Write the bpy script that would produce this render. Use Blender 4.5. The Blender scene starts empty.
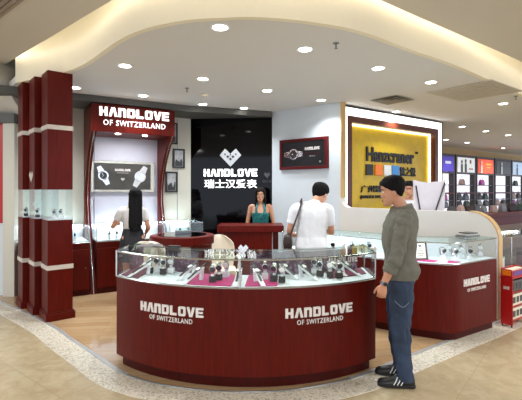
import bpy, bmesh, math, random
from mathutils import Vector, Matrix, noise
random.seed(7)
PI = math.pi
SC = bpy.context.scene
COL = SC.collection
F = 420.0; CZ = 1.6; HZ = 190.0; CX = 261.0; CEIL = 3.05

def gp(px, py, z=0.0):
    "ground / height-z point seen at a photo position"
    d = (CZ - z) * F / (py - HZ)
    return Vector(((px - CX) / F * d, d, z))

# ------------------------------------------------------------------ materials
def lin(c):
    def f(u):
        u /= 255.0
        return u / 12.92 if u <= 0.04045 else ((u + 0.055) / 1.055) ** 2.4
    return (f(c[0]), f(c[1]), f(c[2]), 1.0)

def new_mat(name):
    m = bpy.data.materials.new(name); m.use_nodes = True
    nt = m.node_tree; b = nt.nodes['Principled BSDF']
    return m, nt, b

def coords(nt, scale=(1, 1, 1), rot=(0, 0, 0)):
    tc = nt.nodes.new('ShaderNodeTexCoord'); mp = nt.nodes.new('ShaderNodeMapping')
    mp.inputs['Scale'].default_value = scale; mp.inputs['Rotation'].default_value = rot
    nt.links.new(tc.outputs['Object'], mp.inputs['Vector'])
    return mp.outputs['Vector']

def mat(name, c, rough=0.5, metal=0.0, var=0.06, nscale=20, coat=0.0, bump=0.0, scale=(1, 1, 1), spec=0.5, emit=0):
    m, nt, b = new_mat(name)
    v = coords(nt, scale)
    n = nt.nodes.new('ShaderNodeTexNoise'); n.inputs['Scale'].default_value = nscale; n.inputs['Detail'].default_value = 3
    nt.links.new(v, n.inputs['Vector'])
    r = nt.nodes.new('ShaderNodeValToRGB')
    L = lin(c)
    r.color_ramp.elements[0].color = (L[0] * (1 - var), L[1] * (1 - var), L[2] * (1 - var), 1)
    r.color_ramp.elements[1].color = (min(1, L[0] * (1 + var)), min(1, L[1] * (1 + var)), min(1, L[2] * (1 + var)), 1)
    r.color_ramp.elements[0].position = 0.3; r.color_ramp.elements[1].position = 0.7
    nt.links.new(n.outputs['Fac'], r.inputs['Fac']); nt.links.new(r.outputs['Color'], b.inputs['Base Color'])
    b.inputs['Roughness'].default_value = rough; b.inputs['Metallic'].default_value = metal
    b.inputs['Coat Weight'].default_value = coat; b.inputs['Coat Roughness'].default_value = 0.1
    b.inputs['Specular IOR Level'].default_value = spec
    if emit:
        b.inputs['Emission Color'].default_value = L; b.inputs['Emission Strength'].default_value = emit
    if bump:
        bp = nt.nodes.new('ShaderNodeBump'); bp.inputs['Strength'].default_value = bump; bp.inputs['Distance'].default_value = 0.01
        nt.links.new(n.outputs['Fac'], bp.inputs['Height']); nt.links.new(bp.outputs['Normal'], b.inputs['Normal'])
    return m

def wood(name, c1, c2, rough=0.28, coat=0.3, scale=(14, 14, 1.2)):
    m, nt, b = new_mat(name)
    v = coords(nt, scale)
    n = nt.nodes.new('ShaderNodeTexNoise'); n.inputs['Scale'].default_value = 3; n.inputs['Detail'].default_value = 6; n.inputs['Distortion'].default_value = 0.5
    nt.links.new(v, n.inputs['Vector'])
    r = nt.nodes.new('ShaderNodeValToRGB'); r.color_ramp.elements[0].color = lin(c1); r.color_ramp.elements[1].color = lin(c2)
    r.color_ramp.elements[0].position = 0.25; r.color_ramp.elements[1].position = 0.75
    nt.links.new(n.outputs['Fac'], r.inputs['Fac']); nt.links.new(r.outputs['Color'], b.inputs['Base Color'])
    b.inputs['Roughness'].default_value = rough; b.inputs['Coat Weight'].default_value = coat; b.inputs['Coat Roughness'].default_value = 0.12; b.inputs['Specular IOR Level'].default_value = 0.16
    return m

def emis(name, c, s):
    m, nt, b = new_mat(name)
    b.inputs['Base Color'].default_value = lin(c); b.inputs['Emission Color'].default_value = lin(c)
    b.inputs['Emission Strength'].default_value = s
    return m

def glass(name, tint=(250, 252, 252), refl=0.05):
    m = bpy.data.materials.new(name); m.use_nodes = True; nt = m.node_tree; nt.nodes.clear()
    o = nt.nodes.new('ShaderNodeOutputMaterial'); mx = nt.nodes.new('ShaderNodeMixShader')
    t = nt.nodes.new('ShaderNodeBsdfTransparent'); g = nt.nodes.new('ShaderNodeBsdfGlossy'); lw = nt.nodes.new('ShaderNodeLayerWeight')
    lw.inputs['Blend'].default_value = 0.5
    pw = nt.nodes.new('ShaderNodeMath'); pw.operation = 'POWER'; pw.inputs[1].default_value = 5.0
    ml = nt.nodes.new('ShaderNodeMath'); ml.operation = 'MULTIPLY_ADD'; ml.inputs[1].default_value = 0.55; ml.inputs[2].default_value = refl * .5
    t.inputs['Color'].default_value = lin(tint); g.inputs['Roughness'].default_value = 0.03
    nt.links.new(lw.outputs['Facing'], pw.inputs[0]); nt.links.new(pw.outputs[0], ml.inputs[0])
    nt.links.new(ml.outputs[0], mx.inputs['Fac']); nt.links.new(t.outputs[0], mx.inputs[1]); nt.links.new(g.outputs[0], mx.inputs[2])
    nt.links.new(mx.outputs[0], o.inputs['Surface'])
    return m

def tile_mat():
    m, nt, b = new_mat('beige polished floor tile')
    v = coords(nt, (1, 1, 1), (0, 0, math.radians(38)))
    br = nt.nodes.new('ShaderNodeTexBrick'); br.offset = 0; br.inputs['Scale'].default_value = 1.0
    br.inputs['Brick Width'].default_value = 0.8; br.inputs['Row Height'].default_value = 0.8
    br.inputs['Mortar Size'].default_value = 0.004; br.inputs['Mortar Smooth'].default_value = 0.3; br.inputs['Bias'].default_value = 0
    br.inputs['Color1'].default_value = (1, 1, 1, 1); br.inputs['Color2'].default_value = (0.93, 0.92, 0.9, 1); br.inputs['Mortar'].default_value = (0.82, 0.79, 0.73, 1)
    nt.links.new(v, br.inputs['Vector'])
    n = nt.nodes.new('ShaderNodeTexNoise'); n.inputs['Scale'].default_value = 5.5; n.inputs['Detail'].default_value = 8; n.inputs['Roughness'].default_value = 0.65; n.inputs['Distortion'].default_value = 1.2
    nt.links.new(v, n.inputs['Vector'])
    r = nt.nodes.new('ShaderNodeValToRGB'); r.color_ramp.elements[0].position = 0.3; r.color_ramp.elements[1].position = 0.68
    r.color_ramp.elements[0].color = lin((175, 156, 123)); r.color_ramp.elements[1].color = lin((197, 181, 149))
    nt.links.new(n.outputs['Fac'], r.inputs['Fac'])
    mx = nt.nodes.new('ShaderNodeMix'); mx.data_type = 'RGBA'; mx.blend_type = 'MULTIPLY'; mx.inputs[0].default_value = 1
    nt.links.new(r.outputs['Color'], mx.inputs[6]); nt.links.new(br.outputs['Color'], mx.inputs[7])
    nt.links.new(mx.outputs[2], b.inputs['Base Color'])
    b.inputs['Roughness'].default_value = 0.22
    return m

def terrazzo():
    m, nt, b = new_mat('speckled grey stone mosaic')
    v = coords(nt)
    vo = nt.nodes.new('ShaderNodeTexVoronoi'); vo.inputs['Scale'].default_value = 70
    nt.links.new(v, vo.inputs['Vector'])
    r = nt.nodes.new('ShaderNodeValToRGB'); r.color_ramp.interpolation = 'CONSTANT'
    e = r.color_ramp.elements; e[0].color = lin((178, 170, 152)); e[0].position = 0; e[1].color = lin((222, 214, 196)); e[1].position = 0.16
    x = e.new(0.55); x.color = lin((212, 205, 188)); x = e.new(0.75); x.color = lin((232, 226, 212)); x = e.new(0.92); x.color = lin((200, 190, 168))
    sp = nt.nodes.new('ShaderNodeSeparateColor'); nt.links.new(vo.outputs['Color'], sp.inputs[0])
    nt.links.new(sp.outputs[0], r.inputs['Fac']); nt.links.new(r.outputs['Color'], b.inputs['Base Color'])
    b.inputs['Roughness'].default_value = 0.3
    return m

def plank_mat():
    m, nt, b = new_mat('light oak plank floor')
    v = coords(nt, (1, 1, 1), (0, 0, math.radians(-8)))
    br = nt.nodes.new('ShaderNodeTexBrick'); br.inputs['Scale'].default_value = 1.0
    br.inputs['Brick Width'].default_value = 1.1; br.inputs['Row Height'].default_value = 0.12
    br.inputs['Mortar Size'].default_value = 0.0025; br.inputs['Mortar Smooth'].default_value = 0.4
    br.inputs['Color1'].default_value = lin((196, 166, 128)); br.inputs['Color2'].default_value = lin((182, 148, 108)); br.inputs['Mortar'].default_value = lin((150, 112, 72))
    nt.links.new(v, br.inputs['Vector'])
    v2 = coords(nt, (2, 30, 1), (0, 0, math.radians(-8)))
    n = nt.nodes.new('ShaderNodeTexNoise'); n.inputs['Scale'].default_value = 2; n.inputs['Detail'].default_value = 5
    nt.links.new(v2, n.inputs['Vector'])
    r = nt.nodes.new('ShaderNodeValToRGB'); r.color_ramp.elements[0].color = (0.75, 0.75, 0.75, 1); r.color_ramp.elements[1].color = (1.1, 1.1, 1.1, 1)
    nt.links.new(n.outputs['Fac'], r.inputs['Fac'])
    mx = nt.nodes.new('ShaderNodeMix'); mx.data_type = 'RGBA'; mx.blend_type = 'MULTIPLY'; mx.inputs[0].default_value = 1
    nt.links.new(br.outputs['Color'], mx.inputs[6]); nt.links.new(r.outputs['Color'], mx.inputs[7])
    nt.links.new(mx.outputs[2], b.inputs['Base Color'])
    b.inputs['Roughness'].default_value = 0.16
    return m

def violet_mat():
    "clouded violet backdrop print of the display boards"
    m, nt, b = new_mat('mottled violet backdrop print')
    v = coords(nt)
    n = nt.nodes.new('ShaderNodeTexNoise'); n.inputs['Scale'].default_value = 14; n.inputs['Detail'].default_value = 6; n.inputs['Distortion'].default_value = 1.5
    nt.links.new(v, n.inputs['Vector'])
    r = nt.nodes.new('ShaderNodeValToRGB'); e = r.color_ramp.elements
    e[0].color = lin((70, 40, 66)); e[0].position = 0.32; e[1].color = lin((160, 140, 165)); e[1].position = 0.72
    x = e.new(0.5); x.color = lin((88, 52, 72))
    nt.links.new(n.outputs['Fac'], r.inputs['Fac']); nt.links.new(r.outputs['Color'], b.inputs['Base Color'])
    b.inputs['Roughness'].default_value = 0.4
    return m

M = {}
M['wood'] = wood('polished mahogany veneer', (76, 11, 4), (96, 18, 7), 0.38, 0.0)
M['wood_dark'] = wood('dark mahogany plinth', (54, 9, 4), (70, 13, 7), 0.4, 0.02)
M['tan'] = wood('pale tan edge veneer', (196, 160, 108), (214, 180, 128), 0.4, 0.1)
M['white_wall'] = mat('cool white wall paint', (208, 216, 222), 0.5, var=0.02, nscale=4)
M['wall_cream'] = mat('cream wall panel', (205, 202, 188), 0.45, var=0.02, nscale=4)
M['lilac'] = mat('pale lilac back panel', (196, 194, 206), 0.4, var=0.02, nscale=4)
M['ceiling'] = mat('matt white ceiling paint', (216, 215, 214), 0.8, var=0.0, nscale=3)
M['ceiling_mall'] = mat('greige mall ceiling paint', (200, 194, 184), 0.8, var=0.0, nscale=3)
M['fascia'] = mat('cream fascia plaster', (240, 232, 208), 0.7, var=0.0, nscale=3)
M['low_wall'] = mat('warm white partition paint', (218, 216, 210), 0.45, var=0.02, nscale=4)
M['tan_wall'] = mat('sandy upper wall paint', (190, 160, 112), 0.7, var=0.03, nscale=4)
M['grey_trim'] = mat('dark grey ceiling trim', (84, 84, 80), 0.5)
M['band'] = mat('off-white inlay band', (205, 196, 186), 0.4)
M['chrome'] = mat('brushed chrome', (200, 202, 205), 0.25, 1.0, var=0.03)
M['steel_dk'] = mat('dull steel', (120, 122, 125), 0.35, 1.0)
M['glass'] = glass('clear display glass')
M['glass_g'] = glass('greenish glass top', (240, 249, 245), 0.12)
M['black_gloss'] = mat('gloss black wall glass', (4, 4, 6), 0.05, var=0.0, spec=0.2)
M['black'] = mat('matt black plastic', (18, 18, 20), 0.4)
M['black_soft'] = mat('black cuff velvet', (26, 24, 26), 0.8)
M['white'] = mat('satin white acrylic', (228, 230, 232), 0.35, var=0.02)
M['silver'] = mat('polished steel watch metal', (215, 216, 220), 0.18, 1.0, var=0.02)
M['dial'] = mat('dark watch dial', (30, 32, 40), 0.25)
M['dial_w'] = mat('white watch dial', (235, 235, 232), 0.3)
M['magenta'] = mat('magenta display satin', (186, 24, 108), 0.45, var=0.12, nscale=30, bump=0.2)
M['wine'] = mat('wine red display satin', (110, 20, 56), 0.5, var=0.12, nscale=30)
M['deck'] = mat('white display cloth', (226, 230, 236), 0.6, var=0.03)
M['violet'] = violet_mat()
M['gold'] = mat('mustard gold sign panel', (214, 178, 16), 0.35, 0.0, var=0.08, nscale=6)
M['bronze'] = mat('bronze brown sign frame', (88, 38, 22), 0.35, 0.0, var=0.25, nscale=12, scale=(1, 1, 1))
M['cream_leather'] = mat('cream leatherette', (222, 212, 192), 0.4, var=0.03)
M['orange'] = mat('orange tile', (238, 120, 24), 0.4); M['blue'] = mat('sky blue tile', (62, 140, 214), 0.4)
M['red'] = mat('bright red lacquer', (178, 22, 22), 0.35); M['brown'] = mat('warm brown interior', (104, 74, 50), 0.5)
M['darkred'] = mat('dark red frame', (84, 12, 14), 0.5, spec=0.25)
M['poster_dk'] = mat('dark grey poster print', (46, 46, 48), 0.35, var=0.3, nscale=5)
M['poster_olive'] = mat('olive grey poster print', (66, 64, 59), 0.4, var=0.3, nscale=5)
M['led'] = emis('white lamp strip', (255, 250, 240), 9.0)
M['led_cool'] = emis('cool white lamp strip', (225, 236, 255), 18.0)
M['led_bright'] = emis('bright cool lamp strip', (225, 236, 255), 45.0)
M['cove'] = emis('warm cove tube', (255, 244, 224), 5.5)
M['lens'] = emis('downlight lens', (255, 250, 238), 9.0)
M['litletter'] = emis('lit white letter face', (255, 255, 255), 1.05)
M['letter'] = mat('white raised letter', (232, 226, 222), 0.4, var=0.0)
M['lightbox'] = emis('white light box acrylic', (255, 250, 245), 1.5)

# ------------------------------------------------------------------ mesh builder
class MB:
    def __init__(s, M4=None): s.v = []; s.f = []; s.m = []; s.M = M4; s.cur = 0
    def add(s, vs, fs, T=None):
        o = len(s.v)
        for p in vs:
            p = Vector(p)
            if T is not None: p = T @ p
            if s.M is not None: p = s.M @ p
            s.v.append(p)
        for f in fs: s.f.append([i + o for i in f]); s.m.append(s.cur)
        return s
    def box(s, x0, x1, y0, y1, z0, z1, T=None):
        v = [(x0, y0, z0), (x1, y0, z0), (x1, y1, z0), (x0, y1, z0), (x0, y0, z1), (x1, y0, z1), (x1, y1, z1), (x0, y1, z1)]
        return s.add(v, [(0, 3, 2, 1), (4, 5, 6, 7), (0, 1, 5, 4), (1, 2, 6, 5), (2, 3, 7, 6), (3, 0, 4, 7)], T)
    def prism(s, poly, z0, z1, T=None):
        n = len(poly)
        v = [(p[0], p[1], z0) for p in poly] + [(p[0], p[1], z1) for p in poly]
        f = [list(range(n))[::-1], list(range(n, 2 * n))] + [(i, (i + 1) % n, n + (i + 1) % n, n + i) for i in range(n)]
        return s.add(v, f, T)
    def extr(s, pts3, vec, T=None):
        "polygon of 3-D points swept along vec"
        n = len(pts3); vec = Vector(vec)
        v = [Vector(p) for p in pts3] + [Vector(p) + vec for p in pts3]
        f = [list(range(n))[::-1], list(range(n, 2 * n))] + [(i, (i + 1) % n, n + (i + 1) % n, n + i) for i in range(n)]
        return s.add(v, f, T)
    def loft(s, rings, cap=True, closed=False, T=None):
        n = len(rings[0]); v = [p for r in rings for p in r]; f = []
        m = len(rings)
        for k in range(m - (0 if closed else 1)):
            a = k * n; b = ((k + 1) % m) * n
            for i in range(n):
                j = (i + 1) % n; f.append((a + i, a + j, b + j, b + i))
        if cap and not closed:
            f.append(list(range(n))[::-1]); f.append([(m - 1) * n + i for i in range(n)])
        return s.add(v, f, T)
    def tube(s, path, r, n=8, closed=False, T=None, flat=1.0):
        path = [Vector(p) for p in path]; rings = []; m = len(path); up = Vector((0, 0, 1)); prev = None
        for k, p in enumerate(path):
            a = path[(k - 1) % m] if (k or closed) else p
            b = path[(k + 1) % m] if (k < m - 1 or closed) else p
            t = (b - a).normalized()
            if prev is None:
                x = t.cross(up)
                if x.length < 0.05: x = t.cross(Vector((0, 1, 0)))
            else:
                x = prev - t * prev.dot(t)
            x.normalize(); prev = x; y = t.cross(x)
            rr = r[k] if isinstance(r, (list, tuple)) else r
            rings.append([p + x * rr * math.cos(2 * PI * i / n) + y * rr * flat * math.sin(2 * PI * i / n) for i in range(n)])
        return s.loft(rings, True, closed, T)
    def ell(s, c, rx, ry, rz, n=12, T=None):
        c = Vector(c); rings = []
        h = n // 2 + 1
        for k in range(h):
            a = -PI / 2 + PI * (k + 0.0) / (h - 1)
            a = max(-PI / 2 + 0.06, min(PI / 2 - 0.06, a))
            rings.append([c + Vector((rx * math.cos(a) * math.cos(2 * PI * i / n), ry * math.cos(a) * math.sin(2 * PI * i / n), rz * math.sin(a))) for i in range(n)])
        return s.loft(rings, True, False, T)
    def lathe(s, prof, c=(0, 0, 0), n=24, T=None, cap=True):
        c = Vector(c)
        rings = [[c + Vector((r * math.cos(2 * PI * i / n), r * math.sin(2 * PI * i / n), z)) for i in range(n)] for r, z in prof]
        return s.loft(rings, cap, False, T)
    def build(s, name, m, parent=None, angle=35, bevel=0, solid=0):
        me = bpy.data.meshes.new(name); me.from_pydata([tuple(p) for p in s.v], [], s.f); me.update()
        bm = bmesh.new(); bm.from_mesh(me); bmesh.ops.recalc_face_normals(bm, faces=bm.faces); bm.to_mesh(me); bm.free()
        ms = m if isinstance(m, (list, tuple)) else [m]
        for k in ms: me.materials.append(k)
        if len(ms) > 1:
            for p, i in zip(me.polygons, s.m): p.material_index = i
        for p in me.polygons: p.use_smooth = True
        me.set_sharp_from_angle(angle=math.radians(angle))
        o = bpy.data.objects.new(name, me); COL.objects.link(o)
        if parent: o.parent = parent
        if bevel:
            b = o.modifiers.new('bevel', 'BEVEL'); b.width = bevel; b.segments = 2; b.limit_method = 'ANGLE'; b.angle_limit = math.radians(50)
        return o

def tag(o, label=None, cat=None, group=None, kind=None):
    if label: o['label'] = label
    if cat: o['category'] = cat
    if group: o['group'] = group
    if kind: o['kind'] = kind
    return o

def thing(name, label, cat, loc=(0, 0, 0), rz=0, group=None):
    o = bpy.data.objects.new(name, None); o.empty_display_size = 0.1; COL.objects.link(o)
    o.location = loc; o.rotation_euler = (0, 0, rz)
    return tag(o, label, cat, group)

KIDS = {}
def copy_tree(o, parent=None):
    c = o.copy(); COL.objects.link(c); c.parent = parent
    for ch in [x for x in COL.objects if x.parent == o]: copy_tree(ch, c)
    return c

def struct(mb, name, m, **k):
    o = mb.build(name, m, **k); o['kind'] = 'structure'; return o

def catmull(pts, n=6, closed=False):
    pts = [Vector(p) for p in pts]; out = []; m = len(pts)
    for i in range(m if closed else m - 1):
        if closed: p0, p1, p2, p3 = pts[(i - 1) % m], pts[i], pts[(i + 1) % m], pts[(i + 2) % m]
        else: p0, p1, p2, p3 = pts[max(i - 1, 0)], pts[i], pts[i + 1], pts[min(i + 2, m - 1)]
        for k in range(n):
            t = k / n
            out.append(0.5 * ((2 * p1) + (p2 - p0) * t + (2 * p0 - 5 * p1 + 4 * p2 - p3) * t * t + (3 * p1 - p0 - 3 * p2 + p3) * t ** 3))
    if not closed: out.append(pts[-1])
    return out

def frame(ang, o):
    "local frame: x along a wall, y into it"
    return Matrix.Translation(Vector(o)) @ Matrix.Rotation(ang, 4, 'Z')

# ------------------------------------------------------------------ lettering
GL = {
 'H': [[(0, 0), (.27, 0), (.27, 1), (0, 1)], [(.53, 0), (.8, 0), (.8, 1), (.53, 1)], [(.27, .38), (.53, .38), (.53, .62), (.27, .62)]],
 'A': [[(-.02, 0), (.25, 0), (.42, .8), (.42, 1), (.24, 1)], [(.42, .8), (.59, 0), (.86, 0), (.60, 1), (.42, 1)]],
 'N': [[(0, 0), (.27, 0), (.27, 1), (0, 1)], [(.27, .74), (.53, .74), (.53, 1), (.27, 1)], [(.53, 0), (.8, 0), (.8, .85), (.68, 1), (.53, 1)]],
 'D': [[(0, 0), (.25, 0), (.25, 1), (0, 1)], [(.25, .76), (.55, .76), (.55, 1), (.25, 1)], [(.25, 0), (.55, 0), (.55, .24), (.25, .24)], [(.55, 0), (.68, 0), (.8, .14), (.8, .86), (.68, 1), (.55, 1)]],
 'L': [[(0, 0), (.27, 0), (.27, 1), (0, 1)], [(.27, 0), (.74, 0), (.74, .25), (.27, .25)]],
 'O': [[(.12, 0), (.25, 0), (.25, 1), (.12, 1), (0, .88), (0, .12)], [(.25, .76), (.55, .76), (.55, 1), (.25, 1)], [(.25, 0), (.55, 0), (.55, .24), (.25, .24)], [(.55, 0), (.68, 0), (.8, .12), (.8, .88), (.68, 1), (.55, 1)]],
 'V': [[(-.02, 1), (.25, 1), (.42, .3), (.42, 0), (.26, 0)], [(.42, 0), (.58, 0), (.86, 1), (.59, 1), (.42, .3)]],
 'E': [[(0, 0), (.25, 0), (.25, 1), (0, 1)], [(.25, .78), (.78, .78), (.78, 1), (.25, 1)], [(.25, .39), (.72, .39), (.72, .61), (.25, .61)], [(.25, 0), (.78, 0), (.78, .22), (.25, .22)]],
}
def wordmark(width, h, fn, depth=0.012):
    "the blocky eight-letter wordmark; fn(u, z, out) maps flat letter space onto the surface"
    mb = MB(); adv = 0.95; tot = adv * 7 + 0.8; k = width / tot
    for i, ch in enumerate('HANDLOVE'):
        for poly in GL[ch]:
            P = [((i * adv + x) * k - width / 2, y * h) for x, y in poly]
            n = len(P)
            v = [fn(u, z, 0) for u, z in P] + [fn(u, z, depth) for u, z in P]
            mb.add(v, [list(range(n))[::-1], list(range(n, 2 * n))] + [(a, (a + 1) % n, n + (a + 1) % n, n + a) for a in range(n)])
    return mb

def text_mesh(txt, width, h, fn, depth=0.008, bold=0.0, space=1.0):
    cu = bpy.data.curves.new('lettering', 'FONT'); cu.body = txt; cu.size = 1; cu.extrude = 0.5; cu.offset = bold; cu.resolution_u = 2; cu.space_character = space
    o = bpy.data.objects.new('lettering', cu); COL.objects.link(o)
    bpy.context.view_layer.update()
    dg = bpy.context.evaluated_depsgraph_get()
    me = bpy.data.meshes.new_from_object(o.evaluated_get(dg))
    bpy.data.objects.remove(o); bpy.data.curves.remove(cu)
    mb = MB()
    xs = [v.co.x for v in me.vertices]; ys = [v.co.y for v in me.vertices]
    if not xs: return mb
    x0, x1, y0, y1 = min(xs), max(xs), min(ys), max(ys)
    kx = width / (x1 - x0); ky = h / (y1 - y0)
    mb.add([fn((v.co.x - (x0 + x1) / 2) * kx, (v.co.y - y0) * ky, (v.co.z + 0.5) * depth) for v in me.vertices], [list(p.vertices) for p in me.polygons])
    bpy.data.meshes.remove(me)
    return mb

def flat(cx, z0, y=0.0):
    "letter mapping on the face y of a wall frame whose outward side is -y"
    return lambda u, z, o: Vector((cx + u, y - o, z0 + z))
DLW = 56.0; WORLD = 1.4; MALLW = 112.0; EXPO = 0.5
# ------------------------------------------------------------------ camera
cam = bpy.data.cameras.new('camera'); co = bpy.data.objects.new('camera', cam); COL.objects.link(co)
cam.sensor_width = 36; cam.lens = F / 522 * 36; cam.shift_y = -(200 - HZ) / 522
co.location = (0, 0, CZ); co.rotation_euler = (PI / 2, 0, 0); SC.camera = co
cam.clip_end = 100

# ------------------------------------------------------------------ floor
V = Vector
inner = [gp(*p) for p in [(-60, 285), (0, 302), (50, 325), (72, 340), (98, 357), (122, 373), (150, 382.5), (180, 388), (215, 391.5), (250, 392.5), (300, 389.5), (350, 379), (380, 368), (413, 355), (493, 324)]]
inner.append(V((3.0, 5.2, 0)))
inner = catmull(inner, 5)
def offs(path, d):
    out = []
    for i, p in enumerate(path):
        a = path[max(i - 1, 0)]; b = path[min(i + 1, len(path) - 1)]
        t = (b - a).normalized(); out.append(V((p.x + t.y * d, p.y - t.x * d, 0)))
    return out
outer = offs(inner, 0.25)
struct(MB().box(-12, 16, -6, 22, -0.1, 0), 'floor', tile_mat())
mz = MB(); n = len(inner)
for i in range(n - 1):
    mz.add([inner[i], inner[i + 1], outer[i + 1], outer[i]] + [p + V((0, 0, .003)) for p in (inner[i], inner[i + 1], outer[i + 1], outer[i])], [(0, 1, 2, 3), (7, 6, 5, 4), (0, 4, 5, 1), (2, 6, 7, 3)])
struct(mz, 'floor_mosaic', terrazzo())
wf = [(p.x, p.y) for p in inner] + [(3.02, 5.35), (1.4, 7.1), (0.3, 8.05), (-1.4, 8.2), (-4.3, 6.5)]
struct(MB().prism(wf, 0.0, 0.005), 'floor_planks', plank_mat())
st = MB()
for seg in (inner[:27], inner[55:]):
    for i in range(len(seg) - 1):
        a, b = seg[i], seg[i + 1]; t = (b - a).normalized(); nn = V((t.y, -t.x, 0)) * 0.02
        st.add([a - nn, b - nn, b + nn, a + nn] + [p + V((0, 0, .009)) for p in (a - nn, b - nn, b + nn, a + nn)], [(0, 1, 2, 3), (7, 6, 5, 4), (0, 4, 5, 1), (2, 6, 7, 3)])
struct(st, 'trim_1', mat('pale steel edge strip', (196, 196, 196), .35, .4))
st = MB()
st.tube([p + V((0, 0, .004)) for p in inner[26:56]], 0.008, 6)
struct(st, 'trim_2', M['steel_dk'])

# ------------------------------------------------------------------ ceilings
fas = [V((-3.32, 5.69, 0)), V((-2.23, 5.03, 0)), V((-1.29, 3.98, 0)), V((-.74, 3.63, 0)), V((-.3, 3.54, 0)), V((0, 3.53, 0)), V((.43, 3.63, 0)), V((.92, 3.85, 0)), V((1.55, 4.35, 0)), V((2.38, 4.99, 0)), V((3.98, 6.41, 0)), V((6.5, 8.6, 0)), V((16, 16.5, 0))]
fas = catmull(fas, 5)
cp = [(p.x, p.y) for p in fas] + [(16, 22), (-6, 22), (-6, 6.9), (-3.55, 5.95)]
struct(MB().prism(cp, CEIL, CEIL + .1), 'ceiling', M['ceiling'])
fb = MB(); ip = offs(fas, -0.05); fo = offs(fas, 0.008)
for i in range(len(fas) - 1):
    q = [fo[i], fo[i + 1], ip[i + 1], ip[i]]
    fb.add([p + V((0, 0, CEIL - .001)) for p in q] + [p + V((0, 0, 3.75)) for p in q], [(3, 2, 1, 0), (4, 5, 6, 7), (0, 1, 5, 4), (2, 3, 7, 6)])
struct(fb, 'trim_3', M['fascia'])
edge = [V((-9, 10.9, 0)), V((-3.45, 5.75, 0)), V((-2.4, 4.8, 0)), V((-1.37, 3.87, 0)), V((-.8, 3.4, 0)), V((-.1, 3.2, 0)), V((.55, 3.42, 0)), V((1.1, 3.87, 0)), V((2.3, 4.78, 0)), V((3.57, 5.74, 0)), V((6.5, 8.05, 0)), V((16, 15.6, 0))]
edge = catmull(edge, 4)
mc = [(p.x, p.y) for p in edge] + [(16, -6), (-12, -6), (-12, 10.9)]
struct(MB().prism(mc, 3.35, 3.39), 'ceiling_mall', M['ceiling_mall'])
struct(MB().box(-12, 16, -6, 22, 3.75, 3.85), 'ceiling_cove', M['fascia'])
cl = offs(edge[4:-1], -0.02)
tag(MB().tube([p + V((0, 0, 3.42)) for p in cl], 0.016, 6).build('cove_light', M['cove']), 'warm fluorescent tube line hidden in the curved ceiling cove', 'light')

# ------------------------------------------------------------------ shop walls
A1 = math.radians(31); OL = V((-2.58, 6.38, 0)); FL = frame(A1, OL)
u1 = V((math.cos(A1), math.sin(A1), 0)); n1 = V((-u1.y, u1.x, 0))
P = lambda u, n, z=0: OL + u1 * u + n1 * n + V((0, 0, z))
struct(MB(FL).box(-1.72, 1.93, .75, .87, 0, CEIL), 'wall_left', M['wall_cream'])
bl = P(1.90, .75); br = V((.22, 7.86, 0))
struct(MB().prism([(bl.x, bl.y), (br.x, br.y), (br.x, br.y + .1), (bl.x, bl.y + .1)], 0, CEIL), 'wall_back', M['black_gloss'])
# white panel joint
struct(MB(FL).box(1.628, 1.634, .744, .75, 0.0, CEIL - .12), 'trim_4', M['steel_dk'])
# dropped dark band at the ceiling along the left and back walls
e1 = P(-1.35, .02); e2 = P(1.62, .02)
db = MB(); q1 = V((.2, 7.74, 0))
db.prism([(e1.x, e1.y), (e2.x, e2.y), (q1.x, q1.y), (.2, 7.85), (bl.x + .02, bl.y - .02), (P(-1.35, .74).x, P(-1.35, .74).y)], CEIL - .10, CEIL)
struct(db, 'trim_5', M['grey_trim'])

# right wall: full height part, then a low partition with rounded corners
RA = V((.207, 7.85, 0)); RB = V((1.29, 6.93, 0)); RC = V((2.93, 5.19, 0))
L1 = (RB - RA).length; L2 = (RC - RB).length; LW = 1.315
t1 = (RB - RA).normalized(); t2 = (RC - RB).normalized()
m1 = V((-t1.y, t1.x, 0)); m2 = V((-t2.y, t2.x, 0))   # pointing away from the shop
m1 = m1 if m1.x > 0 else -m1; m2 = m2 if m2.x > 0 else -m2
struct(MB().prism([(RA.x, RA.y), (RB.x, RB.y), (RB.x + m1.x * .12, RB.y + m1.y * .12), (RA.x + m1.x * .12, RA.y + m1.y * .12)], 0, CEIL), 'wall_right', M['white_wall'])
prof = [(0, 0), (L2, 0)]
R2 = .34
for k in range(9):
    a = PI / 2 * k / 8; prof.append((L2 - R2 + R2 * math.cos(a), LW - R2 + R2 * math.sin(a)))
R3 = .16
for k in range(9):
    a = PI / 2 * k / 8; prof.append((R3 - R3 * math.sin(a) + .0, LW + R3 - R3 * math.cos(a)))
prof.append((0, CEIL))
# fillet keeps a narrow upright post up to the ceiling
prof = [(x if i < len(prof) - 10 else x + .03, z) for i, (x, z) in enumerate(prof)]; prof[-1] = (.03, CEIL); prof.append((0, CEIL))
def onB(s, z, o): return RB + t2 * s + m2 * o + V((0, 0, z))
lw = MB(); lw.extr([onB(s, z, 0) for s, z in prof], m2 * .12)
struct(lw, 'wall_partition', M['low_wall'])
ed = MB(); ep = prof[1:-1]
for i in list(range(9)) + [len(ep) - 2]:
    (a, za), (b, zb) = ep[i], ep[i + 1]
    d = V((b - a, 0, zb - za)).normalized(); nx, nz = d.z, -d.x   # outward
    w = .014
    v = [onB(a, za, -.003), onB(b, zb, -.003), onB(b, zb, .123), onB(a, za, .123)]
    v += [onB(a + nx * w, za + nz * w, -.003), onB(b + nx * w, zb + nz * w, -.003), onB(b + nx * w, zb + nz * w, .123), onB(a + nx * w, za + nz * w, .123)]
    ed.add(v, [(0, 1, 2, 3), (7, 6, 5, 4), (0, 4, 5, 1), (2, 6, 7, 3), (1, 5, 6, 2), (3, 7, 4, 0)])
struct(ed, 'trim_6', M['tan'])

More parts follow.
